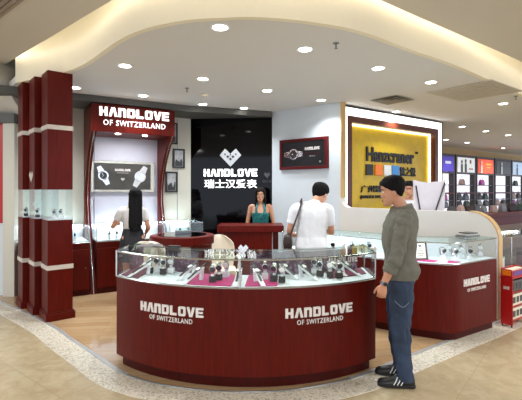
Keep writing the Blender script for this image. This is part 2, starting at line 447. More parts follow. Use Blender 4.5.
# mall side at far left: white pillar panels, red notice, dark beam, sloping bulkhead
struct(MB().box(-3.86, -3.69, 6.28, 6.9, 0, 2.72), 'wall_mall_pier', M['wall_cream'])
struct(MB().box(-7, -3.86, 6.36, 6.6, 0, 2.72), 'wall_mall', M['white_wall'])
struct(MB().box(-7, -3.66, 6.22, 6.7, 2.6, 2.74), 'trim_7', M['grey_trim'])
bk = MB(); bk.extr([(-7, 6.3, 2.74), (-7, 5.5, 3.35), (-7, 6.6, 3.35), (-7, 6.6, 2.74)], (3.42, 0, 0))
struct(bk, 'trim_8', M['ceiling_mall'])
t = thing('wall_notice', 'red notice board with pale print on the white wall at far left', 'sign', (-4.1, 6.36, 1.1))
MB().box(-.4, .22, -.03, 0, 0, 1.6).build('board', M['red'], t)
pr = MB()
for k in range(11): pr.box(-.3, .12 - .1 * (k % 3), -.034, -.03, .12 + .13 * k, .17 + .13 * k)
tag(pr.build('printed_lines', M['band'], t), 'pale printed lines')

# walls enclosing the neighbouring shop at right
A3 = math.radians(36.9); OS = V((5.72, 13.2, 0)); u3 = V((math.cos(A3), math.sin(A3), 0)); n3 = V((-u3.y, u3.x, 0))
FS = frame(A3, OS)
struct(MB(FS).box(-3.5, 14, .5, .62, 0, CEIL), 'wall_shop', M['tan_wall'])

# ------------------------------------------------------------------ red pillars with watch windows
A2 = math.radians(40)
def pillar(loc, lab, first):
    t = thing('display_pillar', lab, 'pillar', loc, A2, 'mahogany pillars with glass windows')
    w, d = .29, .30
    b = MB(); b.box(0, w, 0, d, .1, 1.225); b.build('lower_shaft', M['wood'], t, bevel=.004)
    b = MB(); b.box(0, w, 0, d, 1.60, CEIL - .002); b.build('upper_shaft', M['wood'], t, bevel=.004)
    b = MB(); b.box(-.025, w + .025, -.025, d + .025, 0.0, .085); b.box(-.014, w + .014, -.014, d + .014, .085, .105)
    b.build('plinth', M['wood'], t, bevel=.004)
    for z in (.62, 2.335):
        MB().box(-.006, w + .006, -.006, d + .006, z, z + .055).build('inlay_band', M['band'], t)
    g = MB()
    for a in ((0, w, 0, .006), (0, w, d - .006, d), (0, .006, .007, d - .007), (w - .006, w, .007, d - .007)): g.box(a[0], a[1], a[2], a[3], 1.226, 1.599)
    g.build('window_glass', M['glass'], t)
    MB().box(.01, w - .01, .01, d - .01, 1.225, 1.235).build('shelf', M['deck'], t)
    return t
pl = []
for i, (x, y, l) in enumerate([(-2.58, 5.075, 'mahogany display pillar nearest the front counter, rightmost of three'), (-2.89, 5.355, 'mahogany display pillar in the middle of the three stepped ones'), (-3.20, 5.635, 'mahogany display pillar farthest left, beside the white wall')]):
    pl.append(pillar((x, y, .005), l, i == 0))
def logo_poly(s=1.0):
    return [(-.5 * s, .10 * s), (-.25 * s, .40 * s), (0, .16 * s), (.25 * s, .40 * s), (.5 * s, .10 * s), (0, -.42 * s)]
t = pl[1]
mk = MB(); mk.extr([(-.005, .15 + a * .24, 1.77 + b * .17) for a, b in logo_poly()], (-.004, 0, 0))
mk.build('emblem', M['band'], t)

# ------------------------------------------------------------------ left portal: header, fins, poster
t = thing('portal', 'mahogany display portal with white lit lettering framing the left wall showcase', 'portal', OL, A1)
HB, HT = 2.50, 2.928
MB().box(0, 1.32, 0, .74, HB, HT).build('header', M['wood'], t, bevel=.004)
fp = [(.74, .005), (.02, .005), (.10, .25), (.24, .55), (.38, .85), (.52, 1.1), (.6, 1.4), (.585, 1.65), (.5, 1.9), (.35, 2.14), (.16, 2.36), (0, HB), (.74, HB)]
for x in (.002, 1.238):
    MB().extr([(x, n_, z) for n_, z in fp], (.078, 0, 0)).build('side_fin', M['wood'], t)
    tag(MB().tube([(x + .039, n_ - .006, z) for n_, z in fp[1:12]], .007, 6).build('fin_edging', M['chrome'], t), 'chrome edging')
MB().box(.081, 1.237, .70, .74, .0051, HB).build('back_panel', M['lilac'], t)
wordmark(1.10, .14, flat(.668, 2.745), .015).build('lettering', M['litletter'], t)
text_mesh('OF SWITZERLAND', .98, .085, flat(.665, 2.605), .012, .0, 1.15).build('small_lettering', M['litletter'], t)
MB().tube([(.041, -.004, 1.05), (.041, -.004, HB)], .007, 8).build('support_pole', M['steel_dk'], t)
for x in (.42, .85):
    MB().lathe([(.035, HB - .012), (.045, HB - .001)], (x, .12, 0), 16).build('spot', M['lens'], t)
for x in (.42, .85):
    ld = bpy.data.lights.new('header_spot_lamp', 'SPOT'); ld.energy = 16; ld.shadow_soft_size = .04; ld.spot_size = math.radians(150); ld.spot_blend = .9; ld.color = (.93, .96, 1)
    lo = bpy.data.objects.new('header_spot_lamp', ld); COL.objects.link(lo); lo.location = P(x, .12, HB - .03); lo.rotation_euler = (math.radians(20), 0, A1)

def watch_print(mbs, cx, cz, s, tilt, y):
    "a flat printed watch: head ring, dial and tapering bracelet"
    ring, dial = mbs; c, sn = math.cos(tilt), math.sin(tilt)
    R = lambda a, b: (cx + a * c - b * sn, y, cz + a * sn + b * c)
    n = 18
    ring.extr([R(s * .5 * math.cos(2 * PI * k / n), s * .5 * math.sin(2 * PI * k / n)) for k in range(n)], (0, -.003, 0))
    dial.extr([R(s * .36 * math.cos(2 * PI * k / n), s * .36 * math.sin(2 * PI * k / n)) for k in range(n)], (0, -.005, 0))
    for sg in (1, -1):
        ring.extr([R(-s * .3, sg * s * .36), R(s * .3, sg * s * .36), R(s * .2, sg * s * 1.0), R(-s * .2, sg * s * 1.0)], (0, -.003, 0))
    for h in (90, 210):
        a = math.radians(h); ring.extr([R(-.02 * s, 0), R(.02 * s, 0), R(.02 * s + s * .26 * math.cos(a), s * .26 * math.sin(a)), R(-.02 * s + s * .26 * math.cos(a), s * .26 * math.sin(a))], (0, -.007, 0))

t = thing('watch_poster', 'wide dark grey poster with two silver watches inside the left portal', 'poster', P(.10, .69, 1.565), A1)
f = MB()
for a in ((0, 1.07, 0, .04), (0, 1.07, .49, .53), (0, .05, .04, .49), (1.0, 1.07, .04, .49)): f.box(a[0], a[1], -.04, 0, a[2], a[3])
f.build('frame', mat('pale brass mirror frame', (196, 192, 180), .25, .6), t)
MB().box(.05, 1.0, -.02, 0, .04, .49).build('print', M['poster_olive'], t)
r_, d_ = MB(), MB(); watch_print((r_, d_), .2, .28, .17, .45, -.02)
r_.build('printed_watch', M['silver'], t); d_.build('printed_dial', M['poster_dk'], t)
r_, d_ = MB(), MB(); watch_print((r_, d_), .82, .27, .20, -.5, -.02)
tag(r_.build('printed_watch', M['white'], t), 'white watch seen at an angle'); d_.build('printed_dial', M['silver'], t)
wordmark(.26, .04, flat(.52, .36, -.02), .003).build('lettering', M['letter'], t)
text_mesh('OF SWITZERLAND', .2, .018, flat(.52, .32, -.02), .003).build('small_lettering', M['band'], t)
MB().extr([(.52 + a * .07, -.02, .22 + b * .07) for a, b in logo_poly()], (0, -.003, 0)).build('emblem', M['band'], t)

# framed black and white photographs on the white panel
def picture(u, z, w, h, lab, seed):
    t = thing('framed_picture', lab, 'picture', P(u, .745, z), A1, 'framed photographs on the white wall panel')
    f = MB()
    for a in ((0, w, 0, .03), (0, w, h - .03, h), (0, .03, .03, h - .03), (w - .03, w, .03, h - .03)): f.box(a[0], a[1], -.03, 0, a[2], a[3])
    f.build('frame', M['black'], t)
    MB().box(.03, w - .03, -.012, 0, .03, h - .03).build('mount', mat('grey photo print', (176, 178, 180), .4, var=.25, nscale=12), t)
    rnd = random.Random(seed); s = MB(); base = h * .38
    pts = [(.04, -.012, .035), (w - .04, -.012, .035)]
    k = 8
    for i in range(k + 1): pts.append((w - .04 - (w - .08) * i / k, -.012, base + rnd.uniform(-.05, .05)))
    s.extr(pts, (0, -.002, 0)); s.build('printed_view', M['poster_dk'], t)
picture(1.54, 2.01, .23, .36, 'upright framed photograph of a skyline, middle one on the white panel', 1)
picture(1.40, 1.56, .23, .38, 'upright framed photograph, lowest on the white panel beside the portal', 2)
picture(1.40, 2.45, .23, .40, 'framed photograph half hidden behind the portal, topmost on the white panel', 3)

# ------------------------------------------------------------------ wall showcases (frame FL)
def wall_case(u0, u1_, lab, seed):
    t = thing('wall_showcase', lab, 'showcase', P(u0, 0, .005), A1, 'glass topped showcases along the left wall')
    w = u1_ - u0; D = .66
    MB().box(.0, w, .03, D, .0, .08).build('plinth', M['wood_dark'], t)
    MB().box(0, w, .012, D, .08, .80).build('body', M['wood'], t, bevel=.003)
    nd = max(1, round(w / .6))
    for i in range(nd):
        d = MB().box(w * i / nd + .008, w * (i + 1) / nd - .008, 0, .013, .10, .70).build('door', M['wood'], t, bevel=.003)
        MB().lathe([(.008, 0), (.010, .012), (.004, .02)], (0, 0, 0), 10, Matrix.Translation((w * (i + 1) / nd - .06, 0, .42)) @ Matrix.Rotation(PI / 2, 4, 'X')).build('knob', M['chrome'], d)
    MB().box(.01, w - .01, .02, D - .01, .80, .815).build('deck', M['deck'], t)
    MB().box(.01, w - .01, D - .02, D, .815, 1.03).build('rear_panel', M['white'], t)
    g = MB(); g.box(0, w, .004, .010, .80, 1.035); g.box(0, .006, .011, D, .80, 1.035); g.box(w - .006, w, .011, D, .80, 1.035)
    g.build('pane', M['glass'], t)
    MB().box(0, w, 0, D, 1.036, 1.046).build('top_pane', M['glass_g'], t)
    tr = MB()
    for z in (.80, 1.03): tr.tube([(0, 0, z), (w, 0, z)], .006, 6)
    for x in (0, w): tr.tube([(x, 0, .80), (x, 0, 1.03)], .006, 6)
    tr.build('metal_edging', M['chrome'], t)
    MB().box(.03, w - .03, D - .06, D - .03, 1.005, 1.03).build('light_strip', M['led_cool'], t)
    return t
wall_case(-.95, -.02, 'showcase left of the portal, partly behind the red pillar', 1)
wall_case(.082, 1.236, 'long showcase inside the portal where the woman leans', 2)
wall_case(1.34, 1.83, 'short showcase right of the portal, beside the black wall', 3)

# ------------------------------------------------------------------ black wall sign
bd = (br - bl).normalized(); AB = math.atan2(bd.y, bd.x)
t = thing('wall_sign', 'white lit emblem and lettering on the black glass wall', 'sign', bl, AB)
cx = (V((-.573, 7.95, 0)) - bl).dot(bd)
def fx(px):  # place along the black wall seen at column px
    k = (px - CX) / F; return (k * bl.y - bl.x) / (bd.x - k * bd.y)
x0, x1 = fx(204), fx(257.5); cx = (x0 + x1) / 2
MB().extr([(cx + a * .41, -.001, 2.215 + b * .41) for a, b in logo_poly()], (0, -.02, 0)).build('emblem', mat('brushed silver emblem', (190, 192, 196), .35, .4, emit=.08), t)
em = MB()
for (a, b, s) in ((-.12, .03, .10), (.12, .03, .10), (0, -.08, .10), (0, .12, .06), (-.25, .14, .07), (.25, .14, .07)):
    em.extr([(cx + a * .41 - s * .3, -.021, 2.215 + b * .41), (cx + a * .41, -.021, 2.215 + b * .41 + s * .3), (cx + a * .41 + s * .3, -.021, 2.215 + b * .41), (cx + a * .41, -.021, 2.215 + b * .41 - s * .3)], (0, -.004, 0))
em.build('emblem_pattern', M['poster_dk'], t)
wordmark(x1 - x0, .142, flat(cx, 1.855), .02).build('lettering', M['litletter'], t)
text_mesh('瑞士汉爱表', x1 - x0 - .02, .165, flat(cx, 1.635), .015, .008).build('chinese_lettering', M['litletter'], t)
gx = fx(267)
fm = mat('faint grey film lettering', (70, 72, 76), .4)
fn = MB().extr([(gx + a * .12, -.001, 1.88 + b * .14) for a, b in logo_poly()], (0, -.003, 0)); fn.build('faint_emblem', fm, t)
text_mesh('瑞士汉', .17, .05, flat(gx, 1.74), .003).build('faint_lettering', fm, t)

# ------------------------------------------------------------------ poster on the right wall
AR = math.atan2(t1.y, t1.x)
t = thing('watch_poster', 'black poster of a silver watch in a dark red frame on the right wall', 'poster', RA + t1 * .21 + V((0, 0, 1.965)), AR)
W, H = 1.02, .54
f = MB()
for a in ((0, W, 0, .05), (0, W, H - .05, H), (0, .05, .05, H - .05), (W - .06, W, .05, H - .05)): f.box(a[0], a[1], -.05, -.002, a[2], a[3])
f.build('frame', M['darkred'], t, bevel=.005)
MB().box(.05, W - .06, -.03, -.002, .05, H - .05).build('print', mat('black poster print', (22, 22, 25), .3), t)
r_, d_ = MB(), MB(); watch_print((r_, d_), .3, .27, .2, 1.57, -.03)
r_.build('printed_watch', M['silver'], t); d_.build('printed_dial', M['poster_dk'], t)
wordmark(.3, .05, flat(.7, .33, -.03), .003).build('lettering', M['letter'], t)
text_mesh('OF SWITZERLAND', .32, .018, flat(.7, .27, -.03), .003).build('small_lettering', M['darkred'], t)
text_mesh('SINCE', .12, .018, flat(.7, .215, -.03), .003).build('caption', M['band'], t)
MB().extr([(.86 + a * .04, -.03, .12 + b * .04) for a, b in logo_poly()], (0, -.003, 0)).build('emblem', M['band'], t)

# ------------------------------------------------------------------ front counter
AC = math.radians(-2.5)
tc = thing('display_counter', 'bow fronted mahogany counter with curved glass top at the shop front', 'counter', (-.15, 3.8, .005), AC)
R0 = 1.735; CY = 1.335
def arc(off, back=0.0, n=33, a0=-1, a1=1):
    R = R0 + off; am = math.asin((1.12 + off) / R)
    return [V((R * math.sin(am * (a0 + (a1 - a0) * k / (n - 1))), CY - R * math.cos(am * (a0 + (a1 - a0) * k / (n - 1))) + back, 0)) for k in range(n)]
def dshape(off, depth=.51, inset=0.0):
    a = arc(off); b = arc(off, depth); return [(p.x, p.y) for p in a] + [(p.x, p.y) for p in reversed(b)]
def band(mb, A, B, z0, z1):
    for i in range(len(A) - 1):
        q = [A[i], A[i + 1], B[i + 1], B[i]]
        v = [V((p.x, p.y, z0)) for p in q] + [V((p.x, p.y, z1)) for p in q]
        mb.add(v, [(3, 2, 1, 0), (4, 5, 6, 7), (0, 1, 5, 4), (1, 2, 6, 5), (2, 3, 7, 6), (3, 0, 4, 7)])
    return mb
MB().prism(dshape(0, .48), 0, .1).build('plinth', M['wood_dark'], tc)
MB().prism(dshape(.05), .1, .80).build('body', M['wood'], tc)
MB().prism(dshape(.035, .49), .80, .815).build('deck', M['deck'], tc)
band(MB(), arc(.045), arc(.039), .815, 1.04).build('front_pane', M['glass'], tc)
g = MB(); e0, e1_ = arc(.045)[0], arc(.045)[-1]
g.box(e0.x, e0.x + .006, e0.y + .02, e0.y + .49, .815, 1.04); g.box(e1_.x - .006, e1_.x, e1_.y + .02, e1_.y + .49, .815, 1.04)
g.build('end_pane', M['glass'], tc)
MB().prism(dshape(.05), 1.041, 1.052).build('top_pane', M['glass_g'], tc)
tr = MB()
for z in (.812, 1.036): tr.tube([p + V((0, 0, z)) for p in arc(.05)], .007, 6)
for p in (arc(.05)[0], arc(.05)[16], arc(.05)[-1]):
    tr.tube([p + V((0, 0, .81)), p + V((0, 0, 1.045))], .009, 8)
for p in (arc(.05)[0], arc(.05)[-1]): 
    tr.tube([p + V((0, .5, .81)), p + V((0, .5, 1.04))], .007, 8); tr.tube([p + V((0, 0, 1.036)), p + V((0, .5, 1.036))], .006, 6)
tr.tube([p + V((0, .505, 1.036)) for p in arc(.05)], .006, 6)
tr.build('metal_frame', M['chrome'], tc)
band(MB(), arc(.03, 0, 29, -.97, .97), arc(.018, 0, 29, -.97, .97), 1.030, 1.037).build('light_strip', M['led'], tc)
# coloured cloths on the deck
def cloth(name, m, a0, a1, f0, f1, z=.8155):
    A = arc(.03, .02 + f0 * .45, 12, a0, a1); B = arc(.03, .02 + f1 * .45, 12, a0, a1)
    return band(MB(), A, B, z, z + .008).build(name, m, tc)
cloth('satin_cloth', M['wine'], -.98, -.78, 0.0, .95)
cloth('satin_cloth', M['magenta'], -.36, -.06, 0.0, .95)
cloth('satin_cloth', M['magenta'], .03, .24, 0.0, .95)
cloth('satin_cloth', M['wine'], .62, .97, .35, .95)
def backboard(a0, a1, m):
    return band(MB(), arc(.0, .455, 10, a0, a1), arc(.0, .467, 10, a0, a1), .8155, 1.02).build('backdrop_board', m, tc)
backboard(-.67, -.37, M['violet']); backboard(.04, .97, M['violet'])
b = MB().box(-1.13, -1.12, .22, .60, .8155, 1.0); tag(b.build('backdrop_board', M['violet'], tc), 'blue violet board at the left end')
# lettering on the front and inside
def on_arc(deg, z0, off=.05, back=0.0, inward=False):
    R = R0 + off
    def fn(u, z, o):
        a = math.radians(deg) + u / R; r = R + o
        return V((r * math.sin(a), CY - r * math.cos(a) + back, z0 + z))
    return fn
for dg in (-19.3, 21.6):
    wordmark(.615, .078, on_arc(dg, .565), .010).build('lettering', M['letter'], tc)
    text_mesh('OF SWITZERLAND', .42, .040, on_arc(dg, .505), .006, .004, 1.12).build('small_lettering', M['letter'], tc)
wordmark(.36, .065, on_arc(33.0, .885, 0, .452), .004).build('board_lettering', M['letter'], tc)
text_mesh('OF SWITZERLAND', .13, .022, on_arc(34.5, .853, 0, .452), .003).build('board_small_lettering', M['band'], tc)
# emblem ornament standing on the glass
t = thing('emblem_ornament', 'small silver double diamond ornament standing on the front counter glass', 'ornament', Matrix.Translation((-.15, 3.8, .005)) @ Matrix.Rotation(AC, 4, 'Z') @ V((.02, -.36, 1.052)), AC)
em = MB(); em.extr([(a * .085, -.006, .058 + b * .095) for a, b in logo_poly()], (0, .012, 0)); em.build('emblem', M['silver'], t)
em = MB()
for a, b in ((-.02, .064), (.02, .064), (0, .044)): em.extr([(a - .012, -.009, b), (a, -.009, b + .012), (a + .012, -.009, b), (a, -.009, b - .012)], (0, .004, 0))
em.build('emblem_pattern', M['chrome'], t)
MB().box(-.018, .018, -.012, .012, 0, .02).build('base', M['chrome'], t)

# ------------------------------------------------------------------ right counter
PF = catmull([V((.29, 5.66, 0)), V((.8, 5.30, 0)), V((1.33, 4.80, 0)), V((1.68, 4.55, 0)), V((1.90, 4.43, 0))], 5)
PF += [V((1.98, 4.402, 0)), V((2.06, 4.415, 0)), V((2.13, 4.455, 0)), V((2.71, 4.83, 0))]
def inset(path, d): return [V((p.x, p.y, 0)) for p in offs(path, -d)]
tr_ = thing('display_counter', 'curved mahogany counter with bright glass case in front of the low white wall', 'counter', (0, 0, .005))
def rprism(o, d): A = inset(PF, o); B = inset(PF, d); return A, B
PB = [V((.62, 6.0, 0)), V((1.05, 5.72, 0)), V((1.55, 5.25, 0)), V((1.9, 4.98, 0)), V((2.2, 4.93, 0)), V((2.52, 5.16, 0))]
def rpoly(o):
    A = inset(PF, o); return [(p.x, p.y) for p in A] + [(p.x, p.y) for p in reversed(PB)]
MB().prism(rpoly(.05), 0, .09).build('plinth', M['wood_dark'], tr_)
MB().prism(rpoly(0), .09, .80).build('body', M['wood'], tr_)
MB().prism(rpoly(.015), .80, .815).build('deck', M['deck'], tr_)
band(MB(), inset(PF, .004), inset(PF, .010), .815, 1.04).build('front_pane', M['glass'], tr_)
MB().prism(rpoly(0), 1.041, 1.052).build('top_pane', M['glass_g'], tr_)
bp = MB(); band(bp, PB, inset(PB, .01), .815, 1.03); bp.build('rear_panel', M['white'], tr_)
ep_ = MB(); band(ep_, [PF[-1] + V((-.02, .01, 0)), PB[-1]], [PF[-1] + V((-.012, .014, 0)), PB[-1] + V((.008, .004, 0))], .815, 1.04)
ep_.build('end_pane', M['glass'], tr_)
fr = MB()
for z in (.812, 1.036): fr.tube([p + V((0, 0, z)) for p in PF], .006, 6)
for p in (PF[0], PF[-1], PB[-1]): fr.tube([p + V((0, 0, .81)), p + V((0, 0, 1.04))], .007, 8)
fr.tube([p + V((0, 0, 1.036)) for p in PB], .006, 6); fr.tube([PF[-1] + V((0, 0, 1.036)), PB[-1] + V((0, 0, 1.036))], .006, 6)
fr.build('metal_frame', M['chrome'], tr_)
band(MB(), inset(PF, .012)[1:-1], inset(PF, .022)[1:-1], 1.030, 1.038).build('light_strip', M['led_bright'], tr_)
d = (PF[-1] - PF[-2]).normalized(); nrm = V((d.y, -d.x, 0)); s0 = PF[-2]
cu = .28
def on_seg(z0): return lambda u, z, o: s0 + d * (cu + u) + nrm * o + V((0, 0, z0 + z))
wordmark(.50, .075, on_seg(.565), .010).build('lettering', M['letter'], tr_)
text_mesh('OF SWITZERLAND', .36, .035, on_seg(.50), .006, .004, 1.12).build('small_lettering', M['letter'], tr_)
mgc = MB(); mgc.prism([(1.5, 4.74), (1.86, 4.52), (1.95, 4.62), (1.6, 4.86)], .8155, .822); mgc.prism([(1.98, 4.47), (2.06, 4.46), (2.16, 4.54), (2.05, 4.6)], .8155, .822)
mgc.build('satin_cloth', M['magenta'], tr_)

# ------------------------------------------------------------------ reception desk, round table, chairs
t = thing('reception_desk', 'mahogany reception desk with overhanging top in front of the black wall', 'desk', (-.165, 6.6, .005))
MB().box(-.52, .34, .05, .5, 0, .93).build('body', M['wood'], t, bevel=.004)
MB().box(-.525, .525, 0, .56, .93, 1.035).build('desktop', M['wood'], t, bevel=.006)
MB().box(.36, .44, .08, .4, 0, .93).build('side_panel', M['wood_dark'], t)
MB().box(-.50, .32, .035, .05, .02, .1).build('kick_board', M['wood_dark'], t)

t = thing('round_table', 'round mahogany drum table with a dark glass top behind the front counter', 'table', (-1.07, 5.70, .005))
MB().lathe([(.38, 0), (.38, .06), (.40, .08), (.40, .86), (.41, .87)], (0, 0, 0), 48).build('drum', M['wood'], t)
MB().lathe([(.40, .87), (.43, .88), (.43, .985), (.42, .99)], (0, 0, 0), 48).build('tabletop', M['wood'], t)
MB().lathe([(.33, .9905), (.33, .996)], (0, 0, 0), 40).build('inset_glass', M['black_gloss'], t)
t = thing('tray_box', 'small grey box with clear lid on the round drum table', 'box', (-1.08, 5.83, 1.001), .2)
MB().box(-.11, .11, -.06, .06, 0, .035).build('box_body', M['steel_dk'], t, bevel=.003)
MB().box(-.105, .105, -.055, .055, .036, .07).build('lid', M['glass_g'], t)

def chair(loc, rz, lab, s=1.0):
    t = thing('armchair', lab, 'chair', loc, rz, 'cream reception chairs')
    # seat back: rounded shell facing -y... back towards +y
    def ring(z, w, y, th, dz=0):
        n = 7; out = []
        for k in range(n): a = -1 + 2 * k / (n - 1); out.append(V((a * w, y - .10 * (a * a), z - dz * a ** 4)))
        for k in range(n): a = 1 - 2 * k / (n - 1); out.append(V((a * w * .92, y - .10 * (a * a) - th, z - dz * a ** 4)))
        return out
    MB().loft([ring(.40, .20, .24, .05), ring(.6, .235, .27, .06), ring(.8, .24, .29, .06, .02), ring(.92, .225, .30, .055, .07), ring(.965, .18, .30, .04, .06), ring(.98, .12, .295, .02, .03)]).build('backrest', M['cream_leather'], t)
    MB().prism([(-.22, -.22), (.22, -.22), (.24, .12), (.16, .2), (-.16, .2), (-.24, .12)], .40, .49).build('seat', M['cream_leather'], t, bevel=.025)
    for sx in (-1, 1):
        MB().tube(catmull([(sx * .24, .18, .62), (sx * .27, .0, .66), (sx * .26, -.17, .64), (sx * .24, -.2, .44)], 4), .02, 8).build('armrest', M['cream_leather'], t)
    for sx in (-1, 1):
        for sy in (-1, 1):
            MB().tube([(sx * .17, sy * .16, .41), (sx * .21, sy * .21, 0)], [.014, .011], 8).build('leg', M['chrome'], t)
    return t
c1 = chair((-1.22, 4.92, .005), math.radians(168), 'cream rounded armchair directly behind the left end of the front counter'); c1.scale = (1, 1, 1.05)
c2 = chair((-.60, 6.18, .005), math.radians(12), 'cream rounded armchair between the round drum table and reception desk'); c2.scale = (1, 1, .93)

t = thing('reflection_sheet', 'crumpled grey sheet added for a reflection-like patch on the left front counter glass', 'cloth', tuple(Matrix.Translation((-.15, 3.8, .005)) @ Matrix.Rotation(AC, 4, 'Z') @ V((-.93, .22, 1.0525))), .3)  # sheet modelled for a grey reflection-like patch on the glass
cb = MB(); G = 12; vv = []
for i in range(G + 1):
    for j in range(G + 1):
        x = -.12 + .24 * i / G; y = -.07 + .14 * j / G; e = min(i, j, G - i, G - j) / 3.0
        vv.append((x * (1 + .1 * noise.noise(V((x * 9, y * 9, 0)))), y, .003 + min(1, e) * .022 * (.6 + noise.noise(V((x * 22, y * 22, 3))))))
cb.add(vv, [(i * (G + 1) + j, (i + 1) * (G + 1) + j, (i + 1) * (G + 1) + j + 1, i * (G + 1) + j + 1) for i in range(G) for j in range(G)])
o = cb.build('grey_sheet', mat('mottled grey sheet', (120, 116, 116), .9, var=.2, nscale=60), t, angle=80)
sm = o.modifiers.new('thickness', 'SOLIDIFY'); sm.thickness = .002; sm.offset = 1
t = thing('reflection_box', 'small dark box added for a reflection-like mark on the front counter glass', 'case', tuple(Matrix.Translation((-.15, 3.8, .005)) @ Matrix.Rotation(AC, 4, 'Z') @ V((-.655, .05, 1.0525))), -.25)  # dark box put in for a reflection-like mark on the glass
MB().box(-.055, .055, -.03, .03, 0, .016).build('lower_shell', M['poster_olive'], t, bevel=.005); MB().box(-.055, .055, -.03, .03, .0165, .03).build('upper_shell', M['poster_dk'], t, bevel=.005)
# ------------------------------------------------------------------ watches and stands
ORD = ['leftmost', 'second', 'third', 'fourth', 'fifth', 'sixth', 'seventh', 'eighth', 'ninth', 'tenth', 'eleventh', 'twelfth', 'thirteenth', 'fourteenth', 'fifteenth', 'sixteenth', 'seventeenth', 'eighteenth', 'nineteenth', 'twentieth']
def mk_watch_up(dial):
    "watch closed round a cuff: upright loop, dial facing -y"
    t = thing('wristwatch', 'x', 'watch')
    path = [(0, .020 * math.sin(a) + .012, .036 + .034 * math.cos(a)) for a in [2 * PI * k / 20 for k in range(20)]]
    mb = MB(); w = .011
    rings = []
    for k, p in enumerate(path):
        a = 2 * PI * k / 20; nx = V((0, math.sin(a), math.cos(a))); c = V(p)
        rings.append([c + V((-w, 0, 0)) - nx * .002, c + V((w, 0, 0)) - nx * .002, c + V((w, 0, 0)) + nx * .003, c + V((-w, 0, 0)) + nx * .003])
    mb.loft(rings, False, True); mb.build('bracelet', M['silver'], t)
    T = Matrix.Translation((0, -.008, .042)) @ Matrix.Rotation(PI / 2 + .35, 4, 'X')
    MB().lathe([(.019, 0), (.022, .002), (.022, .008), (.018, .010)], (0, 0, 0), 20, T).build('case', M['silver'], t)
    MB().lathe([(.0175, .0102), (.0175, .0112)], (0, 0, 0), 20, T).build('dial', dial, t)
    return t
def mk_cuff(m, m2=None):
    t = thing('watch_stand', 'x', 'stand')
    MB().box(-.022, .022, -.018, .022, 0, .038).build('base', m, t, bevel=.003)
    MB().tube([(0, .004, .0), (0, .006, .05), (0, .012, .085), (0, .012, .10)], [.012, .011, .012, .010], 8).build('cuff_post', m2 or m, t)
    return t
def mk_watch_flat(dial, strap):
    "watch laid straight along +y (strap ends at y = -.12 .. .09)"
    t = thing('wristwatch', 'x', 'watch')
    for a, b in ((.016, .085), (-.016, -.105)):
        s = MB(); k = [(.010, a), (.008, b)]
        s.add([(-.010, a, 0), (.010, a, 0), (.007, b, 0), (-.007, b, 0), (-.010, a, .004), (.010, a, .004), (.007, b, .0025), (-.007, b, .0025)], [(0, 3, 2, 1), (4, 5, 6, 7), (0, 1, 5, 4), (1, 2, 6, 5), (2, 3, 7, 6), (3, 0, 4, 7)])
        s.build('strap', strap, t)
    MB().lathe([(.018, 0), (.021, .002), (.021, .008), (.017, .010)], (0, 0, 0), 20).build('case', M['silver'], t)
    MB().lathe([(.0165, .0101), (.0165, .011)], (0, 0, 0), 20).build('dial', dial, t)
    return t
def mk_ramp():
    "slanting white display ramp rising towards +y"
    t = thing('watch_ramp', 'x', 'stand')
    MB().extr([(-.016, -.10, 0), (-.016, .06, .085), (-.016, .075, .085), (-.016, .065, .07), (-.016, -.085, 0)], (.032, 0, 0)).build('sloping_plate', M['white'], t, bevel=.001)
    MB().extr([(-.014, .045, 0), (-.014, .062, .072), (-.014, .070, .072), (-.014, .062, 0)], (.028, 0, 0)).build('prop', M['white'], t)
    return t
PR = {}
def proto(k, f):
    if k not in PR: PR[k] = f(); return PR[k]
    return copy_tree(PR[k])
def put(o, p, rz, label, group, rx=0, sc=1.0):
    o.scale = (sc, sc, sc); o.location = p; o.rotation_euler = (rx, 0, rz); o['label'] = label; o['group'] = group; return o
TC = Matrix.Translation((-.15, 3.8, .005)) @ Matrix.Rotation(AC, 4, 'Z'); TCi = TC.inverted()
def deckpt(px, pyb, z):
    w = gp(px, pyb, z); l = TCi @ V((w.x, w.y, 0))
    # keep between the panes
    fy = CY - math.sqrt(max(.01, R0 ** 2 - l.x ** 2)); l.y = min(max(l.y, fy + .09), fy + .39); l.z = z
    w = TC @ l; w.z = z; return w
upl = [(150, 273, 'b'), (157, 272, 'w'), (163, 274, 'b'), (171, 273, 'w'), (211, 284, 'b'), (219, 280, 'b'), (226, 277, 'w'), (265, 279, 'w'), (274, 281, 'b'), (282, 285, 'b'), (314, 272, 'w'), (320, 276, 'b'), (330, 277, 'b'), (341, 281, 'b')]
for i, (px, py, c) in enumerate(upl):
    p = deckpt(px, py, .829); rz = math.atan2(-p.x, p.y) * .7 + random.uniform(-.3, .3)
    place = '%s upright watch from the left in the front counter' % ORD[i]
    put(proto('cb', lambda: mk_cuff(M['black_soft'], M['white'])) if c == 'b' else proto('cw', lambda: mk_cuff(M['white'])), p, rz, ('black' if c == 'b' else 'white') + ' cuff stand under the ' + place, 'cuff stands in the front counter', sc=1.3)
    q = p + V((0, 0, .058))
    put(proto('wu', lambda: mk_watch_up(M['dial'])) if i % 3 else proto('wuw', lambda: mk_watch_up(M['dial_w'])), q, rz, ('silver dark-dial watch, ' if i % 3 else 'silver white-dial watch, ') + place, 'upright wristwatches in the front counter', sc=1.3)
fl = [(141, 278, -50), (187, 281, -42), (195, 284, -40), (238, 286, -8), (258, 287, 20), (288, 280, 42), (307, 281, 44), (336, 277, 40), (350, 278, 50)]
